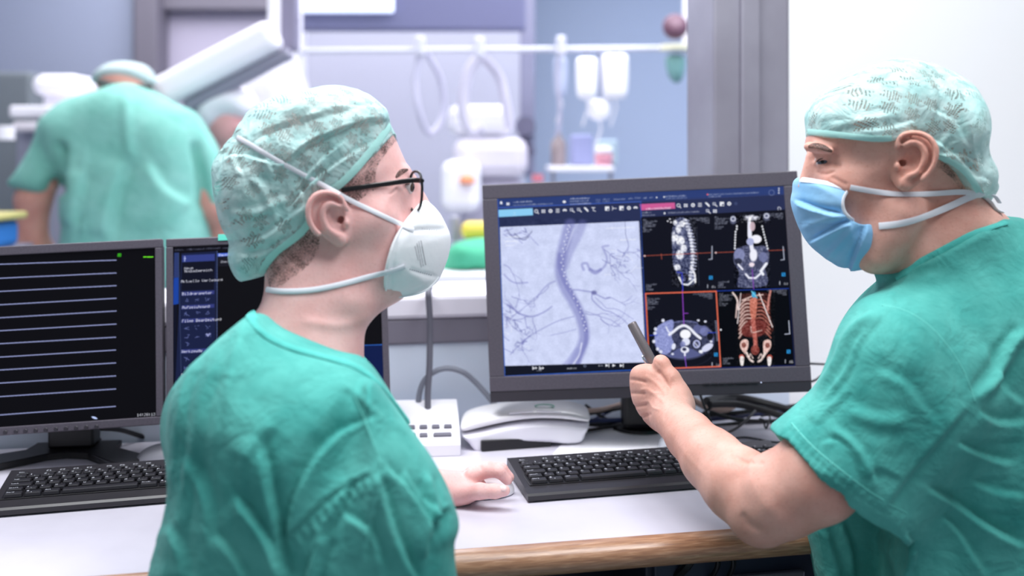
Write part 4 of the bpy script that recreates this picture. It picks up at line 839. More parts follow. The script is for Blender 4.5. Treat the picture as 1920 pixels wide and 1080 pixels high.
def cloth_mat(name, c1, c2):
    m = bpy.data.materials.new(name); m.use_nodes = True; nt = m.node_tree; N = nt.nodes; L = nt.links; b = N['Principled BSDF']; tc = N.new('ShaderNodeTexCoord')
    n1 = N.new('ShaderNodeTexNoise'); n1.inputs['Scale'].default_value = 9; n1.inputs['Detail'].default_value = 8; n1.inputs['Roughness'].default_value = .62
    r = N.new('ShaderNodeValToRGB'); e = r.color_ramp.elements; e[0].position = .30; e[0].color = (*lin(c1), 1); e[1].position = .66; e[1].color = (*lin(c2), 1)
    L.new(tc.outputs['Object'], n1.inputs['Vector']); L.new(n1.outputs[0], r.inputs[0]); L.new(r.outputs[0], b.inputs['Base Color'])
    prev = None
    for sc_, st, di, dt in ((22, .5, .010, 3), (75, .28, .004, 4), (1400, .15, .0006, 1)):
        n = N.new('ShaderNodeTexNoise'); n.inputs['Scale'].default_value = sc_; n.inputs['Detail'].default_value = dt; n.inputs['Distortion'].default_value = .8; L.new(tc.outputs['Object'], n.inputs['Vector'])
        bp = N.new('ShaderNodeBump'); bp.inputs['Strength'].default_value = st; bp.inputs['Distance'].default_value = di; L.new(n.outputs[0], bp.inputs['Height'])
        if prev: L.new(prev.outputs[0], bp.inputs['Normal'])
        prev = bp
    L.new(prev.outputs[0], b.inputs['Normal']); b.inputs['Roughness'].default_value = .85; b.inputs['Sheen Weight'].default_value = .08; b.inputs['Specular IOR Level'].default_value = .15
    return m
def cap_mat(name, c1, c2, op):
    """thin non-woven fabric with clusters of pin holes in star shapes, partly see-through"""
    m = bpy.data.materials.new(name); m.use_nodes = True; nt = m.node_tree; N = nt.nodes; L = nt.links; b = N['Principled BSDF']; out = N['Material Output']; tc = N.new('ShaderNodeTexCoord')
    def math_(op_, a, c=None, v=None):
        q = N.new('ShaderNodeMath'); q.operation = op_; L.new(a, q.inputs[0])
        if c is not None: L.new(c, q.inputs[1])
        if v is not None: q.inputs[1].default_value = v
        return q.outputs[0]
    sp = N.new('ShaderNodeSeparateXYZ'); L.new(tc.outputs['Object'], sp.inputs[0]); cb = N.new('ShaderNodeCombineXYZ')
    wy = math_('MULTIPLY', sp.outputs[1], v=.9); L.new(math_('ADD', sp.outputs[0], wy), cb.inputs[0]); L.new(math_('ADD', sp.outputs[2], math_('MULTIPLY', sp.outputs[1], v=.35)), cb.inputs[1])
    def vor(scale, rnd, rot):
        mp = N.new('ShaderNodeMapping'); mp.inputs['Scale'].default_value = (scale, scale, 1); mp.inputs['Rotation'].default_value = (0, 0, rot); L.new(cb.outputs[0], mp.inputs[0])
        v = N.new('ShaderNodeTexVoronoi'); v.voronoi_dimensions = '2D'; v.inputs['Scale'].default_value = 1; v.inputs['Randomness'].default_value = rnd; L.new(mp.outputs[0], v.inputs['Vector']); return mp, v
    mpb, big = vor(38, .45, .3); mps, sm = vor(400, .12, .6)
    df = N.new('ShaderNodeVectorMath'); df.operation = 'SUBTRACT'; L.new(mpb.outputs[0], df.inputs[0]); L.new(big.outputs['Position'], df.inputs[1]); s2 = N.new('ShaderNodeSeparateXYZ'); L.new(df.outputs[0], s2.inputs[0])
    an = math_('ARCTAN2', s2.outputs[1], s2.outputs[0]); star = math_('MULTIPLY', math_('COSINE', math_('MULTIPLY', an, v=6.0)), v=.085)
    clus = math_('LESS_THAN', math_('SUBTRACT', big.outputs['Distance'], star), v=.33)
    hole = math_('MULTIPLY', clus, math_('LESS_THAN', sm.outputs['Distance'], v=.34))
    n1 = N.new('ShaderNodeTexNoise'); n1.inputs['Scale'].default_value = 38; n1.inputs['Detail'].default_value = 6; L.new(tc.outputs['Object'], n1.inputs['Vector'])
    r = N.new('ShaderNodeValToRGB'); e = r.color_ramp.elements; e[0].position = .35; e[0].color = (*lin(c1), 1); e[1].position = .65; e[1].color = (*lin(c2), 1); L.new(n1.outputs[0], r.inputs[0]); L.new(r.outputs[0], b.inputs['Base Color'])
    prev = None
    for sc_, st, di in ((26, .5, .012), (80, .3, .004)):
        n = N.new('ShaderNodeTexNoise'); n.inputs['Scale'].default_value = sc_; n.inputs['Detail'].default_value = 3; n.inputs['Distortion'].default_value = 1.2; L.new(tc.outputs['Object'], n.inputs['Vector'])
        bp = N.new('ShaderNodeBump'); bp.inputs['Strength'].default_value = st; bp.inputs['Distance'].default_value = di; L.new(n.outputs[0], bp.inputs['Height'])
        if prev: L.new(prev.outputs[0], bp.inputs['Normal'])
        prev = bp
    L.new(prev.outputs[0], b.inputs['Normal']); b.inputs['Roughness'].default_value = .6; b.inputs['Specular IOR Level'].default_value = .3
    tr = N.new('ShaderNodeBsdfTransparent'); tr.inputs[0].default_value = (.86, .97, .95, 1); mx = N.new('ShaderNodeMixShader')
    a = math_('SUBTRACT', math_('ADD', math_('MULTIPLY', n1.outputs[0], v=.16), v=op-.08), math_('MULTIPLY', hole, v=1.0))
    L.new(a, mx.inputs[0]); L.new(tr.outputs[0], mx.inputs[1]); L.new(b.outputs[0], mx.inputs[2]); L.new(mx.outputs[0], out.inputs[0])
    return m
def hair_mat(name, c, cover):
    m = bpy.data.materials.new(name); m.use_nodes = True; nt = m.node_tree; N = nt.nodes; L = nt.links; b = N['Principled BSDF']; out = N['Material Output']; tc = N.new('ShaderNodeTexCoord')
    mp = N.new('ShaderNodeMapping'); mp.inputs['Scale'].default_value = (1, 1, .35); mp.inputs['Rotation'].default_value = (0, .6, 0); L.new(tc.outputs['Object'], mp.inputs[0])
    n = N.new('ShaderNodeTexNoise'); n.inputs['Scale'].default_value = 1500; n.inputs['Detail'].default_value = 2; L.new(mp.outputs[0], n.inputs['Vector'])
    n2 = N.new('ShaderNodeTexNoise'); n2.inputs['Scale'].default_value = 60; L.new(tc.outputs['Object'], n2.inputs['Vector'])
    ad = N.new('ShaderNodeMath'); ad.operation = 'MULTIPLY_ADD'; ad.inputs[1].default_value = .35; L.new(n2.outputs[0], ad.inputs[0]); L.new(n.outputs[0], ad.inputs[2])
    r = N.new('ShaderNodeMapRange'); r.inputs[1].default_value = 0.92-cover*.5; r.inputs[2].default_value = 1.02-cover*.5; L.new(ad.outputs[0], r.inputs[0])
    b.inputs['Base Color'].default_value = (*lin(c), 1); b.inputs['Roughness'].default_value = .6
    tr = N.new('ShaderNodeBsdfTransparent'); mx = N.new('ShaderNodeMixShader'); L.new(r.outputs[0], mx.inputs[0]); L.new(tr.outputs[0], mx.inputs[1]); L.new(b.outputs[0], mx.inputs[2]); L.new(mx.outputs[0], out.inputs[0])
    return m
skinL = skin_mat('fair_skin', (226, 172, 168), (242, 196, 192), (206, 142, 138)); skinR = skin_mat('tanned_skin', (208, 150, 134), (228, 178, 164), (182, 118, 104))
scrub = cloth_mat('teal_scrub_cotton', (52, 142, 136), (92, 180, 171))
scrubd = cloth_mat('teal_scrub_trousers', (52, 140, 124), (66, 156, 138))
capm = cap_mat('mint_cap_fabric', (176, 226, 224), (208, 240, 238), .76); bandm = mat('mint_cap_hem', (170, 222, 216), .7, bump=[(120, .3, .002)])
maskw = mat('white_mask_fabric', (242, 244, 248), .75, bump=[(90, .15, .004), (900, .12, .0005)]); strapm = mat('white_strap', (226, 228, 236), .6)
maskb = mat('blue_mask_fabric', (128, 184, 226), .7, noise=(12, (150, 198, 234), .4, .7), bump=[(60, .2, .005), (800, .12, .0005)])
hairm = hair_mat('brown_hair', (66, 50, 44), .47); stubm = hair_mat('short_grey_hair', (74, 66, 62), .46); browm = hair_mat('brow_hair', (74, 52, 44), .72)
class Surf:
    """asks where the viewing ray through a pixel meets a mesh"""
    def __init__(s, P, Q): s.t = BVHTree.FromPolygons([tuple(p) for p in P], [tuple(q) for q in Q.tolist()])
    def hit(s, px, py):
        o = Vector((0, 0, CZ)); r = (W(px, py, 1)-o).normalized(); h = s.t.ray_cast(o, r); return (h[0], h[1]) if h[0] is not None else (None, None)
def on_surf(S, pts, off, n=5):
    out = []; nr = []; last = None
    for p in cat_rom(pts, n):
        best = None
        for s_ in S:
            h, nn = s_.hit(p[0], p[1])
            if h is not None and (best is None or h.y < best[0].y): best = (h, nn)
        if best is None:
            if last is None: continue
            h = W(p[0], p[1], last[0].y); best = (h, last[1])
        last = best; out.append(best[0]+best[1]*off); nr.append(best[1])
    for _ in range(4):
        for i in range(1, len(out)-1): out[i] = out[i]*.5+(out[i-1]+out[i+1])*.25; nr[i] = (nr[i]*.5+(nr[i-1]+nr[i+1])*.25).normalized()
        for i, p in enumerate(out):
            x, y = 960+p.x/p.y*FP, HY+(CZ-p.z)/p.y*FP
            for s_ in S:
                h, nn = s_.hit(x, y)
                if h is not None and h.y-off*.8 < p.y and h.y > p.y-.02: p = out[i] = W(x, y, h.y-off*.8)
    return out, nr
def strap(name, S, pts, wpx, m, parent, off=.0012, flat=.35, seg=8):
    P_, N_ = on_surf(S, pts, off); return MB().tube(P_, wpx, seg, flat=flat, up=N_).build(name, m, parent, autos=True)
def skin_obj(F, name, m, parent, sm=2, fold=None, noise=None, parent_M=None):
    P, Q = F.mesh(); P = neigh_smooth(P, Q, sm)
    if noise:
        Nn = normals(P, Q); P = P+Nn*sum(vnoise(P, (a, a*b_, a*c))*amp for a, b_, c, amp in noise)[:, None]
    if fold: P = folds(P, normals(P, Q), fold)
    o = link(name, to_mesh(name, P, Q), m, parent); return o, P, Q
def Pm(px, py, d): return W(px, py, d)
def front(F, px, py, lo=1.0, hi=1.6):
    for d in np.arange(lo, hi, .001):
        p = W(px, py, d); i = [min(len(a)-1, max(0, int(np.searchsorted(a, c)))) for a, c in zip((F.x, F.y, F.z), p)]
        if F.v[tuple(i)] < 0: return float(d)
    return None
def ear(F, outline, d, cen, helix, anti, concha, tragus, lobe, canal, sgn, ys):
    """ys: depth of the side of the head there; sgn=-1 when the back of the ear is to the left"""
    k = d/FP; yo = ys-.009-d
    F.inflate(outline, d, .006, .0040, .004, ax=-.38*sgn, yoff=yo, bl=1)
    x0 = (cen[0]-960)*k
    def q(px, py, o_=0): x = (px-960)*k; return Vector((x, ys-.009-.38*sgn*(x-x0)+o_, CZ-(py-HY)*k))
    F.path([q(*p, -.0042) for p in cat_rom(helix, 4)], .0033, .002)
    F.path([q(*p, -.0030) for p in cat_rom(anti, 4)], .0032, .003)
    F.ell(q(*lobe, -.002), (.0070, .0046, .0078), .008)
    F.ell(q(*concha[0:2], -.006), (concha[2]*k, .0112, concha[3]*k), .0025, 's')
    F.path([q(*p, -.0060) for p in cat_rom([((h[0]*.60+a_[0]*.40), (h[1]*.60+a_[1]*.40)) for h, a_ in zip(helix[1:], anti)], 3)], .0029, .002, 's')
    pass
    F.cone(q(*canal, -.008), q(canal[0], canal[1], .014), .0056, .0040, .0015, 's')
    F.ell(q(*tragus, -.003), (.0036, .0045, .0055), .005)
# ------------------------------------------------------------------------------------------------ left man
pl = empty('person', (-.25, 1.05, 0), 'person in teal scrubs with black glasses and white cup mask, hand on a mouse', 'person')
def under(parent, o):
    o.parent = parent; o.matrix_parent_inverse = Matrix.Translation(-Vector(parent.location)); return o
d1 = 1.27
F = Field(axis((-.52, -.40, .008), (-.40, -.275, .0024), (-.275, -.19, .0014), (-.19, .02, .0019), (.02, .04, .006)), axis((.85, 1.14, .008), (1.14, 1.24, .0015), (1.24, 1.50, .0021), (1.50, 1.58, .004)),
          axis((.5, .73, .012), (.73, .81, .0017), (.81, .98, .006), (.98, 1.095, .0024), (1.095, 1.215, .0015), (1.215, 1.36, .0022)))
SK1 = [(734, 250), (749, 282), (760, 310), (761, 340), (755, 390), (742, 430), (700, 470), (640, 490), (560, 500), (500, 490), (452, 440), (430, 370), (428, 310), (455, 258), (510, 212), (580, 186), (650, 180), (700, 203)]
F.inflate(SK1, d1, .085, .074, .01, ax=.12)
F.inflate([(752, 330), (768, 352), (776, 400), (785, 450), (778, 500), (760, 535), (730, 556), (700, 574), (668, 562), (648, 500), (645, 420), (680, 360)], d1, .05, .058, .022, ax=.25)
F.inflate([(520, 440), (503, 500), (502, 545), (494, 572), (474, 597), (462, 630), (480, 680), (560, 720), (640, 730), (678, 700), (682, 645), (690, 612), (714, 580), (724, 545), (715, 470), (640, 420)], 1.245, .06, .060, .02, az=.35, ax=.1, z0=1.10)
F.cone(Pm(770, 342, 1.30), Pm(792, 392, 1.305), .009, .013, .014)                     # nose
F.ell(Pm(700, 415, 1.225), (.028, .02, .022), .02); F.cone(Pm(752, 322, 1.264), Pm(760, 322, 1.285), .004, .005, .01)
yeL = front(F, 760, 350)
F.ell(Pm(765, 350, yeL+.004), (.009, .010, .0062), .004, 's')
F.path([Pm(752, 352, yeL+.001), Pm(757, 345, yeL+.0005), Pm(764, 342, yeL+.003), Pm(770, 344, yeL+.012)], .0026, .003); F.path([Pm(752, 352, yeL+.001), Pm(759, 356.5, yeL+.002), Pm(767, 357, yeL+.008)], .0022, .003)
F.cone(Pm(655, 440, 1.235), Pm(735, 530, 1.25), .026, .02, .03)                        # jaw line
# torso, near arm and far arm under the shirt
F.ell(Pm(540, 1010, 1.09), (.11, .06, .14), .05); F.cone(Pm(585, 680, 1.21), Pm(560, 860, 1.12), .045, .05, .04)
F.path([Pm(560, 900, 1.10), Pm(715, 900, 1.05), Pm(735, 1080, 1.035), Pm(760, 1200, 1.03)], [.045, .035, .035, .032], .02)
F.path([Pm(500, 850, 1.16), Pm(600, 925, 1.34), Pm(700, 935, 1.40), Pm(800, 925, 1.44), Pm(826, 921, 1.442)], [.055, .042, .038, .030, .0265], .02)
# left hand over the mouse: palm, thumb to the viewer, four fingers bent over the far side
hp = lambda x, y, d: Pm(x, y, d)
F.path([hp(818, 921, 1.442), hp(850, 916, 1.448)], [.0265, .0235], .012)
F.ell(hp(872, 909, 1.456), (.032, .034, .0165), .012, rot=Matrix.Rotation(.12, 4, 'Y')); F.ell(hp(858, 926, 1.432), (.030, .017, .016), .010)
F.path([hp(868, 925, 1.425), hp(900, 921, 1.415), hp(928, 921, 1.412), hp(946, 920, 1.412)], [.0135, .0108, .0095, .0080], .006)     # thumb
F.path([hp(885, 893, 1.445), hp(912, 882, 1.446), hp(936, 884, 1.449), hp(951, 900, 1.452)], [.0115, .0100, .0088, .0076], .005)      # index
F.path([hp(884, 889, 1.468), hp(914, 878, 1.474), hp(940, 879, 1.477), hp(955, 895, 1.478)], [.0115, .0100, .0088, .0076], .004)
F.path([hp(880, 892, 1.492), hp(908, 882, 1.500), hp(932, 885, 1.503), hp(945, 900, 1.503)], [.011, .0092, .0082, .0072], .004)
F.path([hp(872, 900, 1.512), hp(896, 893, 1.522), hp(915, 898, 1.525), hp(926, 908, 1.525)], [.0095, .0080, .0072, .0064], .004)
ys = front(F, 650, 420)
ear(F, [(585, 400), (586, 382), (596, 367), (612, 360), (628, 362), (642, 372), (654, 388), (657, 410), (656, 440), (651, 454), (640, 461), (628, 457), (612, 446), (596, 428), (587, 413)], 1.20, (640, 410),
    [(652, 392), (642, 372), (628, 363), (610, 361), (596, 368), (588, 383), (587, 402), (592, 420), (604, 436)], [(640, 386), (628, 381), (616, 384), (610, 396), (612, 412), (620, 428), (632, 438)],
    (634, 407, 13, 19), (652, 418), (642, 448), (641, 412), -1, ys)
bodyL, PL, QL = skin_obj(F, 'body', skinL, None, 2, fold=[([(745, 352), (738, 360), (728, 365)], -.0012, 2.5, 'r'), ([(742, 346), (735, 350), (726, 351)], -.0009, 2, 'r'), ([(898, 876), (905, 879)], -.0007, 4, 'r'), ([(700, 590), (640, 610), (560, 600)], .0015, 10, 'r')])
under(pl, bodyL); SL = Surf(PL, QL)
# hair
F = Field(axis((-.40, -.14, .0028)), axis((1.15, 1.42, .0032)), axis((1.05, 1.35, .0028)))
F.inflate(SK1, d1, .085, .074, .01, ax=.12, grow=.0018)
F.inflate([(520, 440), (503, 500), (502, 545), (494, 572), (474, 597), (462, 630), (480, 680), (560, 720), (640, 730), (678, 700), (682, 645), (690, 612), (714, 580), (724, 545), (715, 470), (640, 420)], 1.245, .06, .060, .02, az=.35, ax=.1, z0=1.10, grow=.0014)
F.clip_poly([(736, 243), (726, 272), (702, 318), (706, 365), (690, 396), (660, 392), (640, 372), (612, 400), (604, 448), (588, 490), (556, 518), (512, 540), (496, 515), (450, 500), (405, 420), (392, 330), (420, 240), (500, 180), (600, 150), (700, 166), (734, 220)], 1.205, 3)
h, _, _ = skin_obj(F, 'hair', hairm, None, 1); under(pl, h)
e = MB(); pe = SL.hit(752, 326); 
P_, N_ = on_surf([SL], [(742, 333), (752, 322), (764, 318)], .0006); e.tube(P_, [.0006+.0026*math.sin(math.pi*(.06+.88*i_/(len(P_)-1))) for i_ in range(len(P_))], 8, flat=.5, up=N_); under(pl, e.build('eyebrow', browm, autos=True))
# cap
CO1 = [(733, 236), (728, 226), (719, 204), (693, 180), (641, 162), (589, 167), (510, 195), (458, 230), (443, 258), (419, 284), (407, 318), (413, 374), (428, 426), (443, 456), (444, 487), (463, 521), (495, 516)]
F = Field(axis((-.42, -.12, .0019)), axis((1.14, 1.44, .0024)), axis((1.06, 1.36, .0019)))
F.inflate(CO1+[(540, 530), (600, 510), (680, 480), (745, 425), (768, 350), (760, 300), (744, 256)], d1, .085, .083, .01, ax=.12)
F.ell(Pm(482, 360, 1.25), (.042, .072, .06), .015); F.ell(Pm(476, 480, 1.25), (.02, .05, .03), .02); F.ell(Pm(600, 222, 1.26), (.085, .06, .026), .02)
CB1 = [(737, 240), (706, 280), (672, 322), (640, 352), (622, 363), (600, 366), (588, 380), (585, 400), (588, 418), (570, 441), (548, 458), (524, 476), (506, 496), (495, 517)]
F.clip_poly([(463, 522, 1.25), (430, 545, 1.27), (380, 450, 1.27), (380, 200, 1.27), (560, 130, 1.27), (720, 150, 1.27), (752, 222, 1.25)]+[(p[0], p[1], 1.205 if p[1] < 480 else 1.225) for p in CB1], 1.205, 0)
CF = [([(728, 228), (690, 226), (640, 244), (570, 278), (520, 330)], .0080, 7, 's'), ([(690, 195), (600, 215), (520, 240), (470, 262)], .0035, 8, 's'), ([(540, 400), (575, 350), (640, 300), (706, 262)], .0050, 5, 's'), ([(556, 350), (600, 300), (650, 258)], .0050, 5, 's'),
      ([(448, 262), (440, 290), (455, 330)], .003, 6, 's'), ([(500, 250), (500, 290), (515, 325)], .0035, 6, 's'), ([(420, 300), (450, 290), (500, 302), (540, 310)], .004, 6, 's'), ([(440, 460), (500, 440), (550, 400), (580, 380)], .004, 7, 's'),
      ([(450, 480), (500, 470), (550, 440)], .0035, 6, 's'), ([(430, 400), (480, 400), (540, 370)], -.0028, 7, 'v'), ([(470, 330), (500, 370), (520, 420)], -.0022, 7, 'v'), ([(560, 340), (570, 380), (560, 430)], .002, 6, 's'), ([(600, 180), (560, 230), (545, 300)], .002, 9, 's'),
      ([(680, 230), (668, 270), (640, 310)], .002, 6, 's'), ([(470, 500), (480, 480), (500, 470)], -.002, 5, 'v'), ([(520, 220), (600, 190), (680, 200)], -.002, 8, 'v'), ([(620, 300), (600, 330), (590, 360)], .0022, 5, 's')]
c, PC, QC = skin_obj(F, 'surgical_cap', capm, None, 2, fold=CF, noise=[(28, 1, .5, .0045), (70, 1, .5, .0018)]); under(pl, c); c['label'] = 'mint perforated cap'
SC1 = Surf(PC, QC)
for seg_ in ([(731, 237), (700, 277), (666, 318), (634, 349), (618, 358)], [(578, 402), (580, 416), (564, 436), (543, 453), (519, 471), (501, 491), (490, 512)]): under(pl, strap('cap_hem', [SC1], seg_, .0048, bandm, None, off=.0005, flat=.16))
# cup mask
MO1 = [(762, 413), (775, 398), (790, 378), (806, 385), (822, 402), (836, 428), (841, 448), (838, 480), (829, 508), (815, 536), (790, 550), (763, 557), (727, 559), (722, 550), (724, 520), (732, 478), (745, 440)]
F = Field(axis((-.20, -.06, .0016)), axis((1.18, 1.40, .0022)), axis((1.04, 1.22, .0016)))
F.inflate([(640, 400), (700, 380), (770, 374), (792, 373), (808, 383), (824, 401), (838, 428), (844, 448), (841, 480), (832, 510), (818, 540), (790, 554), (763, 561), (700, 564), (640, 540)], d1, .060, .062, .01, ax=.25, p=1.8)
F.clip_poly(MO1, 1.235, 3)
q, PM, QM = skin_obj(F, 'cup_mask', maskw, None, 1, fold=[([(770, 433), (800, 430), (838, 430)], -.0022, 5, 'r'), ([(748, 450), (736, 500), (733, 552)], -.001, 3, 'r'), ([(730, 548), (770, 546), (810, 528)], -.0008, 3, 'r'), ([(765, 504), (790, 512), (822, 520)], -.0012, 5, 'r')]); under(pl, q)
SM1 = Surf(PM, QM)
em = MB(); P_, _n = on_surf([SM1], [(788, 382), (760, 416), (744, 444), (732, 480), (725, 520), (725, 556), (762, 555), (800, 545), (822, 520)], .0002); em.tube(P_, .0013, 8)
o = em.build('mask_seam', maskw, None, autos=True); under(pl, o)
ink = mat('grey_mask_print', (120, 122, 132), .6)
def stamp(S, rows, m, parent, name):
    mb = MB()
    for (xa, ya, xb, yb, w_) in rows:
        A, B = Vector((xa, ya)), Vector((xb, yb)); L_ = (B-A).length; t_ = (B-A)/L_; nn = Vector((-t_.y, t_.x)); x = 0
        while x < L_:
            l_ = random.uniform(.5, 1.6); c4 = []
            for a_, b2_ in ((0, -1), (1, -1), (1, 1), (0, 1)):
                p = A+t_*(x+a_*l_)+nn*(b2_*w_*random.uniform(.6, 1)); h, n_ = S.hit(p.x, p.y); c4.append(None if h is None else h+n_*.0003)
            if all(v is not None for v in c4): mb.quad(*c4)
            x += l_+random.uniform(.5, 1.0)
    o = mb.build(name, m, None); under(parent, o)
stamp(SM1, [(789, 451, 798, 497, 1.0), (785, 453, 793.5, 499, .8), (781.5, 456, 790, 502, .8), (778, 462, 784, 488, .8)], ink, pl, 'mask_print')
mb = MB()
for i in range(11):
    h, n_ = SM1.hit(769+i*3.9, 505+i*1.05)
    if h: mb.tube([h-n_*.0004, h+n_*.0005], .0008, 8)
for i in range(9):
    h, n_ = SM1.hit(792+i*4.4, 429+i*.5)
    if h: mb.tube([h-n_*.0004, h+n_*.0003], .0005, 8)
under(pl, mb.build('weld_dots', mat('grey_weld', (132, 138, 150), .6)))
allL = [SL, SC1, SM1]
under(pl, strap('upper_strap', allL, [(446, 258), (470, 271), (500, 290), (560, 323), (620, 355), (660, 378), (720, 406), (757, 424), (774, 432)], .0030, strapm, None, off=.0014, flat=.2))
under(pl, strap('lower_strap', allL, [(502, 543), (530, 547), (580, 545), (620, 538), (660, 528), (700, 516), (740, 506), (758, 499)], .0034, strapm, None, off=.0018))
# glasses
gm = mat('black_glasses_frame', (16, 15, 20), .3); gl = bpy.data.materials.new('spectacle_lens'); gl.use_nodes = True; n_ = gl.node_tree; n_.nodes.clear(); o_ = n_.nodes.new('ShaderNodeOutputMaterial'); m_ = n_.nodes.new('ShaderNodeMixShader'); m_.inputs[0].default_value = .14
t1_ = n_.nodes.new('ShaderNodeBsdfTransparent'); g1_ = n_.nodes.new('ShaderNodeBsdfGlossy'); g1_.inputs['Roughness'].default_value = .03; n_.links.new(t1_.outputs[0], m_.inputs[1]); n_.links.new(g1_.outputs[0], m_.inputs[2]); n_.links.new(m_.outputs[0], o_.inputs[0])
gs = empty('glasses', (0, 0, 0)); gs.parent = pl; gs.matrix_parent_inverse = Matrix.Translation(-Vector(pl.location)); gs['label'] = 'black oval glasses'
lv = Vector((-.42, .907, 0)); up = Vector((.03, 0, 1)); cn = Pm(779, 358.5, 1.250)
def ring(c, r1=.0245, r2=.0250, ex=.8):
    out = []
    for i in range(37):
        a_ = 2*math.pi*i/36; ca, sa = math.cos(a_), math.sin(a_); out.append(c+lv*(r1*abs(ca)**ex*math.copysign(1, ca))+up*(r2*abs(sa)**ex*math.copysign(1, sa)))
    return out
for c_ in (cn, cn+lv*.064):
    MB().tube(ring(c_), .0017, 8).build('lens_rim', gm, gs, autos=True)
    b_ = bmesh.new(); vs = [b_.verts.new(p) for p in ring(c_, .0236, .0241)[:-1]]; b_.faces.new(vs); me = bpy.data.meshes.new('lens'); b_.to_mesh(me); b_.free(); link('lens', me, gl, gs)
MB().tube(cat_rom([tuple(cn+lv*.024+up*.006), tuple(cn+lv*.032+up*.010+Vector((.003, 0, 0))), tuple(cn+lv*.040+up*.006)], 5), .0015, 8).build('bridge', gm, gs, autos=True)
hg = cn-lv*.0245+up*.0135
P_, N_ = on_surf([SL], [(640, 356), (670, 352), (700, 348)], .0022)
tp = [tuple(p) for p in P_[::2]]+[tuple(Pm(740, 342.5, 1.226)), tuple(Pm(775, 338, 1.238)), tuple(hg)]
MB().tube(cat_rom(tp, 3), .0031, 8, flat=.42, up=(.25, -1, 0)).build('temple_arm', gm, gs, autos=True)
MB().tube([hg+lv*0.11*0+Vector((0, 0, 0)), hg+lv*.006], .0026, 8).build('hinge', gm, gs, autos=True)
f2 = cn+lv*.0885+up*.0135; MB().tube([f2, f2+Vector((-.05, .015, 0)), f2+Vector((-.12, .012, .0))], .002, 8).build('temple_arm', gm, gs, autos=True)
def eyeball(parent, c, r, look, lab):
    e_ = MB(); bmesh.ops.create_uvsphere(e_.bm, u_segments=24, v_segments=16, radius=r)
    z = Vector(look).normalized()
    R_ = z.to_track_quat('Z', 'Y').to_matrix().to_4x4()
    for f in e_.bm.faces:
        cz_ = f.calc_center_median().z/r; f.material_index = 2 if cz_ > .955 else (1 if cz_ > .84 else 0)
    bmesh.ops.transform(e_.bm, matrix=Matrix.Translation(c) @ R_, verts=e_.bm.verts)
    o = e_.build('eye', [mat('eye_white', (214, 204, 204), .2), mat('iris' if not lab else lab, (84, 92, 104) if not lab else (70, 52, 42), .2), mat('pupil', (8, 8, 10), .1)], None, smooth=True); under(parent, o)
eyeball(pl, Pm(761, 350.5, yeL+.0125), .0112, (.93, -.35, -.05), 'brown_iris')
under(pl, MB().tube(cat_rom([tuple(Pm(*p)) for p in ((753, 352, yeL), (758, 347, yeL-.0015), (765, 345, yeL+.0015), (771, 347, yeL+.010))], 4), .0009, 6).build('eyelashes', mat('lash_dark', (44, 34, 34), .6), None))
# shirt
F = Field(axis((-.47, .04, .0031)), axis((.88, 1.32, .0036)), axis((.56, 1.10, .0031)))
F.inflate([(520, 440), (503, 500), (502, 545), (494, 572), (474, 597), (462, 630), (480, 680), (560, 720), (640, 730), (678, 700), (682, 645), (690, 612), (714, 580), (724, 545), (715, 470), (640, 420)], 1.245, .06, .060, .02, az=.35, ax=.1, z0=1.10, grow=.007)
F.clip_poly([(455, 592), (470, 588), (474, 604), (488, 622), (515, 640), (555, 656), (600, 668), (645, 680), (682, 696), (712, 722), (742, 760), (764, 790), (760, 1000), (400, 1000), (420, 640)], 1.18, 0)
F.inflate([(466, 588), (432, 615), (390, 652), (356, 697), (338, 740), (334, 780), (334, 850), (326, 920), (312, 990), (290, 1085), (275, 1300), (700, 1350), (810, 1250), (830, 1100), (820, 1000), (800, 900), (770, 810), (745, 765), (712, 715), (694, 690), (672, 672), (630, 660), (570, 640), (520, 615), (490, 590)], 1.10, .115, .125, .02, smooth=4)
F.inflate([(690, 715), (742, 768), (797, 836), (832, 898), (850, 948), (860, 988), (850, 1012), (852, 1060), (866, 1150), (860, 1250), (600, 1300), (548, 1120), (543, 1010), (586, 930), (640, 850), (672, 780)], 1.035, .062, .066, .022, smooth=4)
F.path([Pm(440, 790, 1.17), Pm(560, 900, 1.27), Pm(690, 930, 1.37)], [.08, .066, .056], .04)
F.put(F.sl((-.9, .3, .3), (.5, 1.4, 1.2)), (DZ+.006-F.z)[None, None, :]*np.where(F.y[None, :, None] > 1.235+.19*(F.x[:, None, None]+.25), 1, 0)-np.where(F.y[None, :, None] > 1.235+.19*(F.x[:, None, None]+.25), 0, 1.0), 0, 'i')
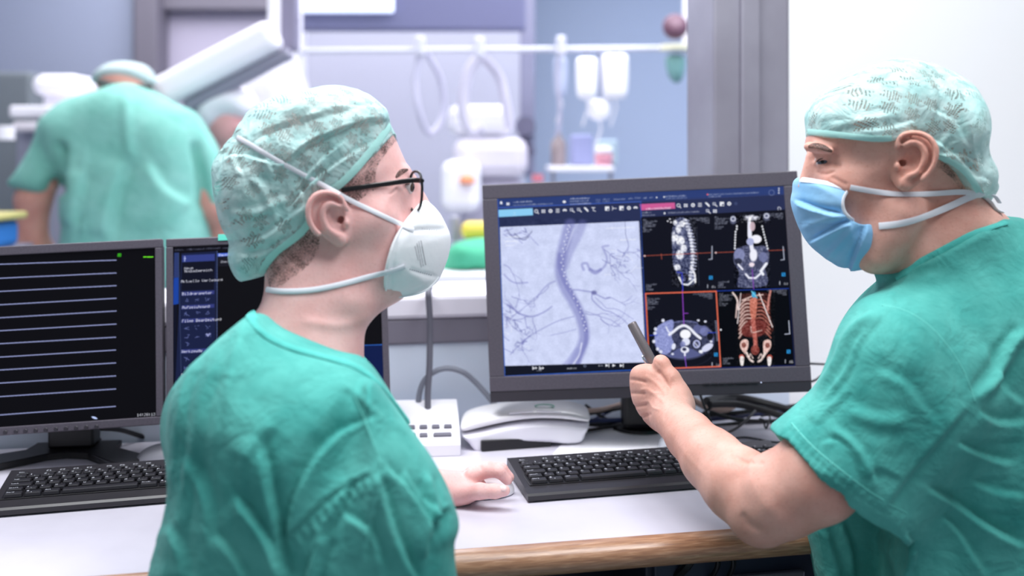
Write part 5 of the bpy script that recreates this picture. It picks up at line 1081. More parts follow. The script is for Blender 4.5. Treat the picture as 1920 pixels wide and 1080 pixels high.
FS = [([(665, 740), (683, 785), (699, 830), (716, 878)], .0011, 2.2, 'seam'), ([(716, 878), (665, 902), (617, 931), (569, 974), (542, 1010), (532, 1060)], .003, 3.5, 's'),
      ([(538, 1080), (536, 1000), (552, 930), (588, 862), (636, 812), (695, 786)], .008, 9, 's'), ([(487, 815), (500, 880), (515, 960), (535, 1050), (540, 1100)], .011, 12, 's'), ([(440, 925), (482, 974), (515, 1030), (530, 1090)], .010, 11, 's'),
      ([(350, 850), (378, 900), (396, 960), (400, 1040)], .006, 15, 's'), ([(716, 890), (730, 960), (758, 1035), (790, 1100)], .008, 8, 's'), ([(720, 868), (762, 914), (800, 970), (820, 1012)], .006, 7, 's'), ([(800, 890), (812, 940), (820, 1003)], -.005, 7, 'v'),
      ([(720, 880), (700, 960), (680, 1060)], .005, 8, 's'), ([(660, 900), (640, 950), (600, 1010), (560, 1080)], .005, 8, 's'), ([(384, 662), (352, 740), (342, 830), (338, 920)], .0035, 14, 's'), ([(430, 650), (392, 740), (370, 850), (352, 960), (335, 1060)], .0035, 16, 's'),
      ([(520, 800), (486, 830), (468, 870)], .004, 14, 's'), ([(610, 1000), (590, 1050), (580, 1100)], -.007, 9, 'v'), ([(640, 960), (700, 1000), (720, 1080)], .005, 8, 's'), ([(760, 880), (790, 930), (840, 985)], .004, 6, 's'),
      ([(845, 950), (810, 985), (800, 1050)], .006, 8, 's'), ([(640, 720), (670, 740), (720, 790)], -.002, 6, 'v'), ([(400, 1000), (440, 1040), (470, 1090)], .006, 10, 's'), ([(325, 980), (345, 1040), (350, 1090)], .005, 12, 's'), ([(450, 700), (420, 780), (410, 860)], .002, 20, 's')]
for i in range(13):                                                # puckers along the armhole seam
    t_ = i/12; x = 716+(542-716)*t_; y = 878+(1010-878)*t_-10*math.sin(math.pi*t_)
    FS.append(([(x-3, y+2), (x+4, y+12), (x+10, y+26)], .0022, 3.2, 'r'))
sh, PS, QS = skin_obj(F, 'scrub_shirt', scrub, None, 2, fold=FS, noise=[(12, 1, .6, .007), (30, 1, .5, .0035)]); under(pl, sh); SS1 = Surf(PS, QS)
NL1 = [(470, 588), (474, 604), (488, 622), (515, 640), (555, 656), (600, 668), (645, 680), (682, 696), (712, 722), (742, 760), (764, 790)]
ncol = cloth_mat('teal_collar', (64, 166, 158), (90, 188, 180))
P_, N_ = on_surf([SS1, SL], NL1, .0008); b_ = MB().tube(P_, .0062, 10, flat=.32, up=N_); under(pl, b_.build('collar', ncol, None, autos=True))
# trousers and shoes
def legs(parent, hip, knees, ankles, toes):
    F = Field(axis((min(p[0] for p in knees+[hip])-.25, max(p[0] for p in knees+[hip])+.28, .010)), axis((min(hip[1], ankles[0][1])-.25, max(k[1] for k in knees+toes)+.2, .010)), axis((.0, .80, .010)))
    F.ell(hip, (.19, .15, .16), .04)
    for k_, a_ in zip(knees, ankles): F.path([Vector(hip)+Vector(((k_[0]-hip[0])*.35, .02, -.02)), k_, a_], [.10, .075, .058], .03)
    o, _, _ = skin_obj(F, 'trousers', scrubd, None, 2, noise=[(12, 1, .6, .008)]); under(parent, o)
    for a_, t_ in zip(ankles, toes):
        G = Field(axis((min(a_[0], t_[0])-.08, max(a_[0], t_[0])+.08, .006)), axis((min(a_[1], t_[1])-.08, max(a_[1], t_[1])+.09, .006)), axis((-.006, .13, .006)))
        G.path([(a_[0], a_[1], .055), (t_[0], t_[1], .04)], [.052, .045], .02); G.v = np.maximum(G.v, (.001-G.z)[None, None, :].astype(np.float32))
        s_, _, _ = skin_obj(G, 'shoe', mat('white_shoe', (225, 225, 228), .5), None, 1); under(parent, s_)
legs(pl, (-.30, 1.02, .56), [(-.05, 1.30, .52), (-.28, 1.42, .52)], [(-.10, 1.32, .09), (-.34, 1.42, .09)], [(.02, 1.42, .04), (-.26, 1.52, .04)])
c = on_desk(905, 932); mouse(Vector((c.x-.004, c.y+.012, DZ)), 'white mouse under the hand of the bespectacled man', mat('white_mouse', (236, 234, 240), .3, coat=.3), .15, .92)
c = on_desk(312, 868); mouse(Vector((c.x-.05+.052, c.y, DZ)), 'grey mouse peeking out beside the sleeve of the bespectacled man', mat('grey_mouse', (150, 150, 160), .35), .1, .9)
# ------------------------------------------------------------------------------------------------ right man
pr = empty('person', (.75, 1.25, 0), 'person in teal scrubs with a blue tie-on mask, pointing a pen at the monitor', 'person')
d2 = 1.30
F = Field(axis((.13, .36, .0018), (.36, .49, .0022), (.49, .56, .0015), (.56, .70, .003), (.70, 1.0, .01)), axis((1.0, 1.17, .005), (1.17, 1.25, .0015), (1.25, 1.40, .0024), (1.40, 1.57, .0018), (1.57, 1.62, .005)),
          axis((.5, .72, .012), (.72, .84, .0026), (.84, .98, .0018), (.98, 1.08, .003), (1.08, 1.20, .0019), (1.20, 1.285, .0015), (1.285, 1.385, .003)))
SK2 = [(1517, 240), (1513, 256), (1510, 270), (1513, 285), (1520, 300), (1518, 318), (1522, 345), (1540, 380), (1600, 410), (1680, 420), (1755, 400), (1806, 352), (1824, 300), (1820, 232), (1798, 170), (1755, 134), (1690, 119), (1612, 141), (1554, 180), (1526, 214)]
F.inflate(SK2, d2, .085, .076, .01, ax=.10)
F.inflate([(1528, 318), (1520, 345), (1518, 375), (1524, 410), (1538, 436), (1570, 468), (1604, 488), (1645, 500), (1690, 500), (1722, 440), (1726, 360), (1650, 330), (1560, 310)], d2, .05, .062, .02, ax=.15)
F.inflate([(1700, 400), (1668, 450), (1652, 500), (1674, 526), (1710, 550), (1800, 565), (1890, 510), (1915, 450), (1892, 416), (1853, 380), (1828, 352), (1812, 320), (1760, 340)], d2, .06, .066, .035, ax=.0)
F.cone(Pm(1521, 296, 1.285), Pm(1512, 350, 1.283), .0065, .011, .012)                 # nose
F.cone(Pm(1517, 275, 1.264), Pm(1556, 283, 1.240), .0065, .004, .012)                 # brow
yeR = front(F, 1546, 303)
F.ell(Pm(1545, 302.5, yeR+.001), (.0125, .009, .0068), .005, 's')
F.path([Pm(1529, 305, yeR+.012), Pm(1535, 298, yeR+.0035), Pm(1546, 294.5, yeR), Pm(1556, 298.5, yeR+.0006), Pm(1563, 306, yeR+.002)], [.0022, .0028, .0030, .0027, .0022], .0025)
F.path([Pm(1530, 307, yeR+.012), Pm(1537, 310.5, yeR+.005), Pm(1547, 311.5, yeR+.001), Pm(1557, 308.5, yeR+.001), Pm(1563, 306, yeR+.002)], [.0020, .0022, .0023, .0021, .0018], .003)
F.path([Pm(1527, 291, yeR+.004), Pm(1545, 285, yeR-.0005), Pm(1562, 294, yeR-.0005), Pm(1568, 304, yeR+.001)], [.0025, .0038, .0036, .002], .006)
F.ell(Pm(1590, 345, 1.252), (.030, .02, .02), .02); F.cone(Pm(1690, 400, 1.24), Pm(1640, 480, 1.25), .026, .022, .03)
# torso, arms
F.ell(Pm(1850, 900, 1.33), (.17, .12, .26), .05); F.cone(Pm(1800, 540, 1.31), Pm(1840, 760, 1.33), .045, .08, .03)
F.path([Pm(1900, 640, 1.45), Pm(1800, 900, 1.52)], [.055, .05], .03)
F.path([Pm(1760, 720, 1.27), Pm(1620, 830, 1.195), Pm(1530, 895, 1.195), Pm(1462, 930, 1.215), Pm(1424, 956, 1.228)], [.040, .050, .0525, .050, .041], .012)
F.ell(Pm(1428, 982, 1.225), (.024, .028, .020), .02)
F.path([Pm(1432, 944, 1.230), Pm(1385, 908, 1.262), Pm(1335, 862, 1.315), Pm(1292, 816, 1.375), Pm(1266, 788, 1.410), Pm(1258, 774, 1.425), Pm(1246, 748, 1.445), Pm(1228, 722, 1.462)], [.044, .0455, .0395, .0320, .0270, .0245, .019, .013], .010)
F.cone(Pm(1244, 786, 1.437), Pm(1264, 752, 1.437), .017, .018, .02)
# left hand, back of the hand to the viewer, knuckles to the left, fingers curled away round the pen
F.inflate([(1188, 696), (1213, 684), (1244, 692), (1272, 710), (1292, 742), (1290, 768), (1270, 798), (1244, 812), (1220, 802), (1200, 780), (1187, 752), (1183, 720)], 1.462, .017, .0165, .020, ax=-.45, smooth=4)
F.path([Pm(1272, 738, 1.440), Pm(1258, 708, 1.448), Pm(1241, 682, 1.458), Pm(1238, 677, 1.462)], [.015, .0125, .0105, .0095], .007)
for kx, ky, r0, cx_, ln in ((1205, 702, .0104, 24, 0), (1203, 725, .0106, 36, 1), (1205, 750, .0102, 38, 1), (1215, 774, .0090, 32, 1)):
    F.path([Pm(kx+14, ky, 1.470), Pm(kx, ky, 1.484), Pm(kx+3, ky-2, 1.522), Pm(kx+cx_*.6, ky-1, 1.540), Pm(kx+cx_, ky+2, 1.520)], [r0*.95, r0, r0*.9, r0*.85, r0*.75] , .0075)
ys2 = front(F, 1680, 300)
ear(F, [(1745, 292), (1742, 272), (1730, 256), (1712, 249), (1694, 251), (1682, 262), (1678, 280), (1679, 300), (1676, 318), (1677, 338), (1684, 352), (1696, 358), (1710, 354), (1724, 340), (1736, 320), (1743, 305)], 1.215, (1684, 305),
    [(1680, 276), (1684, 261), (1696, 252), (1714, 251), (1731, 259), (1741, 275), (1742, 294), (1736, 314), (1722, 336)], [(1694, 272), (1706, 266), (1720, 272), (1727, 288), (1724, 306), (1714, 322), (1700, 330)],
    (1702, 301, 15, 21), (1681, 312), (1694, 344), (1694, 306), 1, ys2)
vein = [([(1194, 738), (1212, 728), (1226, 737), (1240, 736)], .0008, 2.4, 'r'), ([(1202, 756), (1216, 752), (1224, 764), (1240, 769)], .0010, 2.4, 'r'), ([(1262, 752), (1250, 768), (1244, 790)], -.0010, 3, 'r'), ([(1262, 700), (1250, 730), (1240, 760)], .0008, 3, 'r'), ([(1250, 800), (1285, 850), (1330, 900)], .0004, 5, 'r'),
        ([(1395, 862), (1415, 868), (1435, 868)], -.0010, 5, 'r'), ([(1390, 960), (1405, 985), (1430, 995)], -.002, 7, 'r'), ([(1560, 286), (1575, 296)], -.001, 3, 'r'), ([(1562, 306), (1578, 312)], -.001, 3, 'r'), ([(1530, 322), (1548, 326), (1566, 320)], -.0018, 3, 'r'), ([(1555, 330), (1575, 340), (1590, 348)], -.0012, 4, 'r'),
        ([(1370, 850), (1398, 866), (1412, 862)], -.003, 5, 'r'), ([(1178, 711), (1196, 713), (1214, 718)], -.0024, 3.2, 'r'), ([(1178, 737), (1196, 737), (1212, 738)], -.0024, 3.2, 'r'), ([(1182, 762), (1199, 761), (1214, 758)], -.0022, 3.2, 'r'), ([(1196, 786), (1208, 781), (1222, 776)], -.002, 3, 'r'), ([(1205, 703), (1230, 718), (1252, 742)], .0010, 4, 'r'), ([(1200, 728), (1225, 738), (1248, 756)], .0009, 4, 'r'), ([(1232, 694), (1246, 712), (1258, 735)], -.0022, 4, 'r'), ([(1228, 676), (1240, 690)], -.0006, 2, 'r')]
bodyR, PR, QR = skin_obj(F, 'body', skinR, None, 2, fold=vein, noise=[(60, 1, 1, .0012)]); under(pr, bodyR); SR = Surf(PR, QR)
eyeball(pr, Pm(1545, 302.5, yeR+.0112), .0118, (-.45, -.88, -.03), '')
under(pr, MB().tube(cat_rom([tuple(Pm(*p)) for p in ((1531, 303.5, yeR+.004), (1537, 298.5, yeR+.0002), (1547, 296.5, yeR-.0022), (1556, 300, yeR-.0012), (1561, 305.5, yeR))], 4), .0008, 6).build('eyelashes', mat('lash_dark', (44, 34, 34), .6), None))
F = Field(axis((.37, .66, .0028)), axis((1.18, 1.44, .0032)), axis((1.16, 1.40, .0028)))
F.inflate(SK2, d2, .085, .076, .01, ax=.10, grow=.0016)
F.inflate([(1700, 400), (1668, 450), (1652, 500), (1674, 526), (1710, 550), (1800, 565), (1890, 510), (1915, 450), (1892, 416), (1853, 380), (1828, 352), (1812, 320), (1760, 340)], d2, .06, .066, .035, grow=.0026)
F.clip_poly([(1516, 240), (1640, 252), (1672, 252), (1690, 246), (1720, 240), (1746, 280), (1756, 308), (1785, 326), (1812, 346), (1832, 374), (1860, 350), (1860, 280), (1830, 150), (1700, 90), (1560, 130), (1500, 200)], 1.22, 3)
h, _, _ = skin_obj(F, 'hair', stubm, None, 1); under(pr, h)
P_, N_ = on_surf([SR], [(1516, 276), (1526, 273), (1542, 276), (1560, 284)], .0006); under(pr, MB().tube(P_, [.0006+.0038*math.sin(math.pi*(.06+.88*i_/(len(P_)-1))) for i_ in range(len(P_))], 8, flat=.3, up=N_).build('eyebrow', browm, autos=True))
CO2 = [(1513, 251), (1513, 212), (1543, 174), (1604, 134), (1650, 117), (1695, 110), (1760, 123), (1804, 151), (1830, 203), (1841, 286), (1853, 322), (1868, 350), (1852, 366), (1838, 368)]
F = Field(axis((.36, .68, .0019)), axis((1.16, 1.47, .0024)), axis((1.16, 1.40, .0019)))
F.inflate(CO2[:-2]+[(1840, 390), (1780, 420), (1680, 430), (1580, 420), (1520, 370), (1508, 300)], d2, .085, .084, .01, ax=.10)
F.ell(Pm(1822, 328, 1.27), (.026, .045, .028), .015); F.ell(Pm(1782, 240, 1.29), (.035, .082, .06), .02)
CB2 = [(1514, 250), (1550, 253), (1590, 258), (1643, 264), (1672, 262), (1688, 252), (1712, 246), (1735, 258), (1748, 292), (1782, 304), (1806, 322), (1822, 342), (1838, 368)]
F.clip_poly([(1838, 368, 1.25), (1880, 400, 1.28), (1930, 350, 1.3), (1900, 90, 1.3), (1500, 80, 1.3), (1490, 240, 1.28)]+[(p[0], p[1], 1.225 if p[0] > 1530 else 1.27) for p in CB2], 1.22, 0)
CF2 = [([(1530, 195), (1600, 165), (1680, 150), (1750, 160)], .0022, 8, 's'), ([(1550, 240), (1620, 225), (1690, 215)], -.0015, 7, 'v'), ([(1700, 240), (1750, 262), (1800, 300), (1840, 345)], .0035, 6, 's'), ([(1740, 200), (1790, 230), (1820, 280)], .003, 7, 's'), ([(1790, 160), (1810, 210), (1822, 270)], -.002, 7, 'v'),
       ([(1760, 290), (1800, 290), (1840, 310)], .003, 5, 's'), ([(1690, 130), (1640, 150), (1580, 180)], .002, 7, 's'), ([(1740, 140), (1760, 180), (1750, 230)], .002, 8, 's'), ([(1600, 245), (1660, 240), (1720, 225)], .0018, 5, 's'), ([(1780, 250), (1760, 280)], -.002, 5, 'v'), ([(1820, 330), (1845, 335), (1860, 345)], .002, 4, 's')]
c, PC, QC = skin_obj(F, 'surgical_cap', capm, None, 2, fold=CF2, noise=[(28, 1, .5, .004), (75, 1, .5, .0018)]); under(pr, c); SC2 = Surf(PC, QC); c['label'] = 'mint perforated cap'
for seg_ in ([(1515, 247), (1550, 250), (1590, 255), (1643, 261), (1672, 259)], [(1752, 291), (1783, 302), (1808, 320), (1824, 340), (1838, 364)]): under(pr, strap('cap_hem', [SC2], seg_, .0038, bandm, None, off=.0005, flat=.18))
MO2 = [(1512, 331), (1540, 338), (1570, 345), (1595, 351), (1580, 368), (1578, 386), (1584, 404), (1600, 416), (1625, 422, 1.22), (1653, 424, 1.242), (1653, 460, 1.245), (1651, 499, 1.25), (1620, 506, 1.25), (1599, 512), (1560, 488), (1525, 460), (1508, 436), (1497, 412), (1488, 381), (1491, 360), (1502, 336)]
F = Field(axis((.34, .50, .0016)), axis((1.19, 1.40, .0022)), axis((1.08, 1.235, .0016)))
F.inflate([(1500, 330), (1489, 360), (1486, 382), (1495, 413), (1506, 438), (1523, 463), (1558, 491), (1598, 511), (1650, 512), (1720, 480), (1730, 380), (1660, 330), (1580, 312)], d2, .048, .072, .01, ax=.15, p=2.2)
F.clip_poly(MO2, 1.235, 2)
q, PM, QM = skin_obj(F, 'tie_mask', maskb, None, 1, fold=[([(1488, 375), (1538, 394), (1580, 403)], .0085, 4.5, 's'), ([(1515, 456), (1569, 426), (1596, 416)], .0080, 4.5, 's'), ([(1590, 512), (1608, 464), (1624, 420)], .0065, 5, 's'), ([(1500, 430), (1550, 410), (1590, 408)], -.002, 6, 'v'), ([(1545, 490), (1580, 450), (1605, 418)], -.002, 6, 'v'), ([(1640, 430), (1638, 495)], -.0008, 3, 'r')]); under(pr, q); SM2 = Surf(PM, QM)
P_, N_ = on_surf([SM2], [(1503, 337), (1540, 342), (1568, 348), (1592, 354)], .0006); under(pr, MB().tube(P_, .0042, 8, flat=.3, up=N_).build('mask_top_band', strapm, None, autos=True))
P_, N_ = on_surf([SM2], [(1593, 353), (1581, 370), (1580, 388), (1587, 403), (1603, 414), (1628, 420), (1649, 423)], .0006); under(pr, MB().tube(P_, .0022, 8, flat=.4, up=N_).build('mask_side_band', strapm, None, autos=True))
under(pr, strap('upper_tie', [SR, SM2, SC2], [(1594, 351), (1640, 359), (1680, 365), (1720, 365), (1770, 361), (1824, 360), (1842, 366)], .0034, strapm, None, off=.0018, flat=.16))
under(pr, strap('lower_tie', [SR, SM2, SC2], [(1648, 424), (1690, 419), (1738, 404), (1790, 383), (1826, 366), (1842, 366)], .0042, strapm, None, off=.0014, flat=.14))
kn = MB(); kn.tube(cat_rom([tuple(Pm(1840, 366, 1.25)), tuple(Pm(1856, 378, 1.255)), tuple(Pm(1866, 392, 1.26)), tuple(Pm(1880, 398, 1.262))], 4), .0042, 8, flat=.35).tube(cat_rom([tuple(Pm(1838, 368, 1.25)), tuple(Pm(1862, 366, 1.255)), tuple(Pm(1874, 380, 1.26))], 4), .0036, 8, flat=.35)
under(pr, kn.build('mask_bow', strapm, None, autos=True))
# shirt
F = Field(axis((.28, .98, .0034)), axis((1.04, 1.62, .0040)), axis((.52, 1.18, .0034)))
F.inflate([(1700, 400), (1668, 450), (1652, 500), (1674, 526), (1710, 550), (1800, 565), (1890, 510), (1915, 450), (1892, 416), (1853, 380), (1828, 352), (1812, 320), (1760, 340)], d2, .06, .066, .02, grow=.007)
F.clip_poly([(1672, 522), (1722, 491), (1772, 465), (1832, 433), (1888, 413), (1940, 420), (1960, 700), (1640, 700), (1640, 560)], 1.25, 0)
F.inflate([(1677, 520), (1722, 490), (1772, 464), (1832, 431), (1888, 411), (1930, 440), (2030, 510), (2110, 700), (2120, 900), (2080, 1300), (1700, 1400), (1566, 1180), (1528, 1040), (1516, 985), (1526, 940), (1575, 860), (1590, 760), (1590, 690), (1578, 650), (1600, 600), (1636, 556)], 1.32, .12, .15, .03)
SV = [(1642, 566), (1700, 574), (1768, 628), (1820, 690), (1836, 748), (1808, 830), (1752, 905), (1694, 997), (1640, 972), (1576, 932), (1510, 877), (1465, 815), (1495, 772), (1535, 728), (1556, 680), (1576, 630), (1604, 590)]
def grow_px(p): return p
F.inflate(SV[:7]+[(1700, 1006), (1640, 1030), (1600, 1030), (1500, 960), (1420, 850)]+SV[12:], 1.205, .080, .082, .045)
F.cone(Pm(1762, 590, 1.27), Pm(1704, 655, 1.235), .056, .070, .04); F.cone(Pm(1712, 592, 1.26), Pm(1668, 630, 1.25), .026, .042, .02)
# cut the sleeve off along its hem and hollow its mouth
P2 = pxpoly([(1465, 815), (1510, 877), (1576, 932), (1640, 972), (1694, 997), (1690, 1160), (1500, 1120), (1380, 960), (1400, 800)], 1.20, 0)
q_ = F.sl((.20, 1.0, .62), (.56, 1.30, .96)); X2, Z2 = np.meshgrid(F.x[q_[0]], F.z[q_[2]], indexing='ij'); sd = poly_sdf(X2, Z2, P2)[:, None, :]; yy = F.y[q_[1]][None, :, None]
F.v[q_] = np.maximum(F.v[q_], np.where(yy < 1.285, -sd, -1).astype(np.float32))
for a_, b_, r_ in ((Pm(1590, 855, 1.19), Pm(1525, 910, 1.20), .066),): F.cone(a_, b_, r_*.9, r_*1.02, .006, 's')
FR = [([(1656, 574), (1714, 603), (1767, 651), (1805, 704), (1827, 753)], .0012, 2.4, 'seam'), ([(1478, 802), (1512, 846), (1562, 890), (1620, 938), (1680, 972)], -.0010, 2.2, 'seam'), ([(1555, 801), (1593, 830), (1622, 868), (1642, 926)], -.004, 7, 'v'), ([(1540, 830), (1570, 826), (1600, 850)], .003, 5, 's'),
      ([(1642, 584), (1593, 627), (1565, 685), (1520, 745)], -.006, 8, 'v'), ([(1660, 590), (1615, 640), (1590, 700), (1545, 760)], .004, 8, 's'), ([(1820, 760), (1760, 830), (1700, 900), (1660, 960)], .006, 13, 's'), ([(1738, 914), (1790, 942), (1850, 985), (1925, 1026)], .011, 9, 's'), ([(1795, 830), (1850, 855), (1900, 868)], .007, 8, 's'),
      ([(1830, 753), (1868, 704), (1900, 650), (1925, 620)], -.008, 10, 'v'), ([(1835, 770), (1870, 790), (1925, 790)], .006, 10, 's'), ([(1580, 975), (1600, 1030), (1605, 1090)], .007, 9, 's'), ([(1700, 1000), (1720, 1040), (1700, 1090)], .007, 9, 's'), ([(1540, 990), (1560, 1040), (1570, 1090)], -.005, 8, 'v'),
      ([(1640, 1000), (1680, 1050), (1690, 1100)], -.005, 9, 'v'), ([(1760, 960), (1800, 1000), (1850, 1080)], .007, 10, 's'), ([(1660, 560), (1700, 530), (1760, 520)], -.003, 9, 'v'), ([(1640, 690), (1700, 720), (1760, 800)], .003, 14, 's'), ([(1590, 770), (1640, 790), (1700, 790)], -.003, 12, 'v'), ([(1600, 730), (1560, 770), (1530, 800)], .003, 8, 's'), ([(1820, 900), (1870, 920), (1925, 930)], .005, 9, 's'), ([(1690, 900), (1650, 880), (1620, 900)], .002, 7, 's'),
      ([(1850, 640), (1880, 720), (1925, 760)], .004, 12, 's')]
hm = [(1473, 803), (1512, 852), (1566, 896), (1630, 945), (1686, 980)]
for i in range(20):
    t_ = i/19*4; k_ = min(3, int(t_)); f_ = t_-k_; x = hm[k_][0]*(1-f_)+hm[k_+1][0]*f_; y = hm[k_][1]*(1-f_)+hm[k_+1][1]*f_; FR.append(([(x+12, y-16), (x, y), (x-6, y+10)], .0016, 3.4, 'r'))
sh, PS, QS = skin_obj(F, 'scrub_shirt', scrub, None, 2, fold=FR, noise=[(12, 1, .6, .006), (32, 1, .6, .0032)]); under(pr, sh); SS2 = Surf(PS, QS)
P_, N_ = on_surf([SS2, SR], [(1680, 522), (1722, 494), (1772, 468), (1832, 436), (1886, 418)], .0008); under(pr, MB().tube(P_, .0050, 10, flat=.32, up=N_).build('collar', ncol, None, autos=True))
legs(pr, (.72, 1.30, .56), [(.40, 1.16, .50), (.52, 1.38, .50)], [(.42, 1.18, .09), (.52, 1.38, .09)], [(.30, 1.14, .04), (.40, 1.38, .04)])
thr = mat('pale_teal_thread', (96, 192, 182), .7)
for nm_, pts_ in (('sleeve_seam', [(1652, 572), (1700, 582), (1745, 612), (1788, 662), (1815, 712), (1828, 752)]), ('hem_seam', [(1484, 793), (1524, 838), (1580, 884), (1642, 930), (1700, 962)])): under(pr, strap(nm_, [SS2], pts_, .0008, thr, None, off=.0004, flat=.4, seg=6))
for nm_, pts_ in (('sleeve_seam', [(716, 878), (665, 902), (617, 931), (569, 974), (544, 1008)]), ('shoulder_seam', [(665, 743), (685, 788), (700, 830), (716, 878)])): under(pl, strap(nm_, [SS1], pts_, .0006, thr, None, off=.0003, flat=.4, seg=6))
h_, n_ = SL.hit(944, 915)
if h_: o_ = MB(); bmesh.ops.create_uvsphere(o_.bm, u_segments=16, v_segments=8, radius=1); bmesh.ops.transform(o_.bm, matrix=Matrix.Translation(h_-n_*.0012) @ n_.to_track_quat('Z', 'Y').to_matrix().to_4x4() @ Matrix.Diagonal((.0058, .0050, .0022, 1)), verts=o_.bm.verts); under(pl, o_.build('thumbnail', mat('nail', (240, 204, 202), .3), None, smooth=True))
# pen
pn = empty('pen', Pm(1200, 650, 1.502), 'slim dark grey metal pen with a clip, held up in front of the large monitor', 'pen')
pa, pb = Pm(1184, 606, 1.512), Pm(1246, 722, 1.492); gun = mat('gunmetal', (128, 120, 122), .35, metal=.45)
T0 = Matrix.Translation(-Vector(pn.location)); ax_ = (pb-pa).normalized()
MB().tube([pa-ax_*.001, pa, pa+ax_*.002, pa+(pb-pa)*.5, pb], [.0045, .0066, .0072, .0074, .0070], 20).build('barrel', gun, pn, autos=True, M=T0)
MB().tube([pa+ax_*.001, pa+ax_*.0012], [.0048, .0045], 20).build('push_end', mat('dark_end', (40, 38, 42), .4), pn, M=T0)
nrm = (Vector((0, 0, CZ))-pa).normalized(); sidev = ax_.cross(nrm).normalized(); sidev = -sidev if sidev.x > 0 else sidev
c0 = pa+ax_*.052; o1 = (sidev*.7+nrm*.5).normalized()
MB().tube(cat_rom([tuple(c0+o1*.006), tuple(c0+o1*.0105-ax_*.001), tuple(c0+o1*.0115+ax_*.004), tuple(c0+o1*.0100+ax_*.018), tuple(c0+o1*.0082+ax_*.034)], 4), .0015, 8).build('clip', mat('bright_clip', (190, 188, 194), .2, metal=.8), pn, autos=True, M=T0)
# ================================================================= the examination room behind the window
def bx(name, px0, px1, py0, py1, d, dep, m, label=None, cat=None, bev=.01, group=None, parent=None, kind=None):
    a, b = W(px0, py1, d), W(px1, py0, d); o = MB().box(a.x, b.x, d, d+dep, a.z, b.z, bev).build(name, m, parent)
    if parent is not None: o.matrix_parent_inverse = Matrix.Translation(-Vector(parent.location))
    return tag(o, label, cat, group, kind)
def M_(n, c, r=.5, **k): return mat(n, c, r, **k)
wht = M_('equipment_white', (240, 238, 246), .4); lav = M_('pale_lavender_panel', (166, 167, 184), .6); dkg = M_('dark_equipment_grey', (92, 92, 112), .5); mdg = M_('mid_equipment_grey', (138, 136, 154), .5)
# fixed parts of the far room
bx('wall_far_left', -900, 250, -420, 700, 5.6, .12, lwallm, kind='structure')
bx('trim_4', 250, 294, -420, 800, 5.5, .2, M_('far_post', (108, 104, 116), .6), kind='structure')
bx('door_1', 294, 562, 18, 800, 5.7, .08, M_('far_door', (178, 172, 192), .6), kind='structure')
bx('trim_5', 294, 562, -420, 18, 5.6, .2, M_('far_lintel', (112, 108, 120), .6), kind='structure')
bx('wall_far_middle', 562, 985, -420, 700, 5.7, .12, lav, kind='structure')
bx('trim_6', 975, 1003, -420, 330, 4.6, .08, M_('far_mullion', (128, 128, 152), .5), kind='structure')
# ceiling-hung display
hd = empty('hanging_display', W(770, 20, 4.1), 'dark frame hanging from the ceiling with a bright pale panel, top centre', 'display')
bx('frame', 556, 985, -60, 56, 4.2, .08, M_('display_frame', (104, 106, 140), .5), parent=hd)
bx('lit_panel', 566, 738, -60, 24, 4.17, .02, M_('lit_panel', (225, 232, 255), .4, emit=((215, 226, 255), .75)), parent=hd)
bx('suspension_column', 740, 790, -420, -60, 4.2, .08, mdg, parent=hd)
# column and slanted arm
ca = empty('ceiling_arm', W(420, 120, 3.7), 'white slanted padded arm hanging from a grey ceiling column, upper left', 'equipment arm')
T0 = Matrix.Translation(-Vector(ca.location))
def bar(name, p0, p1, wd_, dp_, m, parent, T):
    v = p1-p0; R_ = Matrix((v.normalized(), Vector((0, 1, 0)), v.normalized().cross(Vector((0, 1, 0))))).transposed().to_4x4(); R_.translation = p0
    return MB().box(0, v.length, -dp_/2, dp_/2, -wd_/2, wd_/2, min(wd_, dp_)*.3, seg=3).build(name, m, parent, M=T @ R_, smooth=False)
bar('arm_cover', W(298, 178, 3.7), W(520, 62, 3.7), .115, .12, wht, ca, T0); bar('arm_rail', W(350, 202, 3.74), W(545, 98, 3.74), .045, .08, mdg, ca, T0)
MB().cyl(W(511, 60, 3.72), W(511, -330, 3.72), .018).build('support_rod', wht, ca, M=T0); MB().box(*[c for c in (W(527, 0, 3.8).x, W(557, 0, 3.8).x, 3.78, 3.86, W(0, 96, 3.8).z, 2.98)], .01).build('column', M_('column_grey', (124, 120, 142), .5), ca, M=T0)
# rounded housing under the arm
F = Field(axis((-1.7, -.5, .013)), axis((3.9, 4.7, .02)), axis((1.1, 2.3, .013), (2.3, 3.0, .05)))
F.inflate([(372, 205), (392, 165), (440, 135), (535, 92), (560, 102), (578, 170), (600, 260), (560, 300), (420, 300), (376, 250)], 4.35, .12, .2, .02); F.cone(W(545, 120, 4.35), W(545, -425, 4.35), .07, .07, .03)
o, _, _ = skin_obj(F, 'scanner_housing', wht, None, 1); tag(o, 'big white rounded scanner housing behind the bespectacled man\'s cap', 'scanner')
# rail with things hanging
rl = empty('equipment_rail', W(930, 94, 4.0), 'long pale horizontal rail across the examination room window side', 'rail')
T1 = Matrix.Translation(-Vector(rl.location))
MB().cyl(W(556, 96, 4.0), W(1306, 90, 4.0), .011).build('rail_tube', M_('rail_white', (206, 206, 220), .5), rl, M=T1)
for x in (560, 1300): MB().box(W(x-4, 0, 4.0).x, W(x+4, 0, 4.0).x, 3.98, 4.04, W(0, 104, 4.0).z, 3.0, .004).build('rail_hanger', wht, rl, M=T1)
for x, y0, y1 in ((787, 66, 104), (899, 68, 108), (1052, 66, 104)):
    bx('rail_clamp', x-9, x+9, y0, y1, 3.97, .05, M_('rail_white', (206, 206, 220), .5), parent=rl)
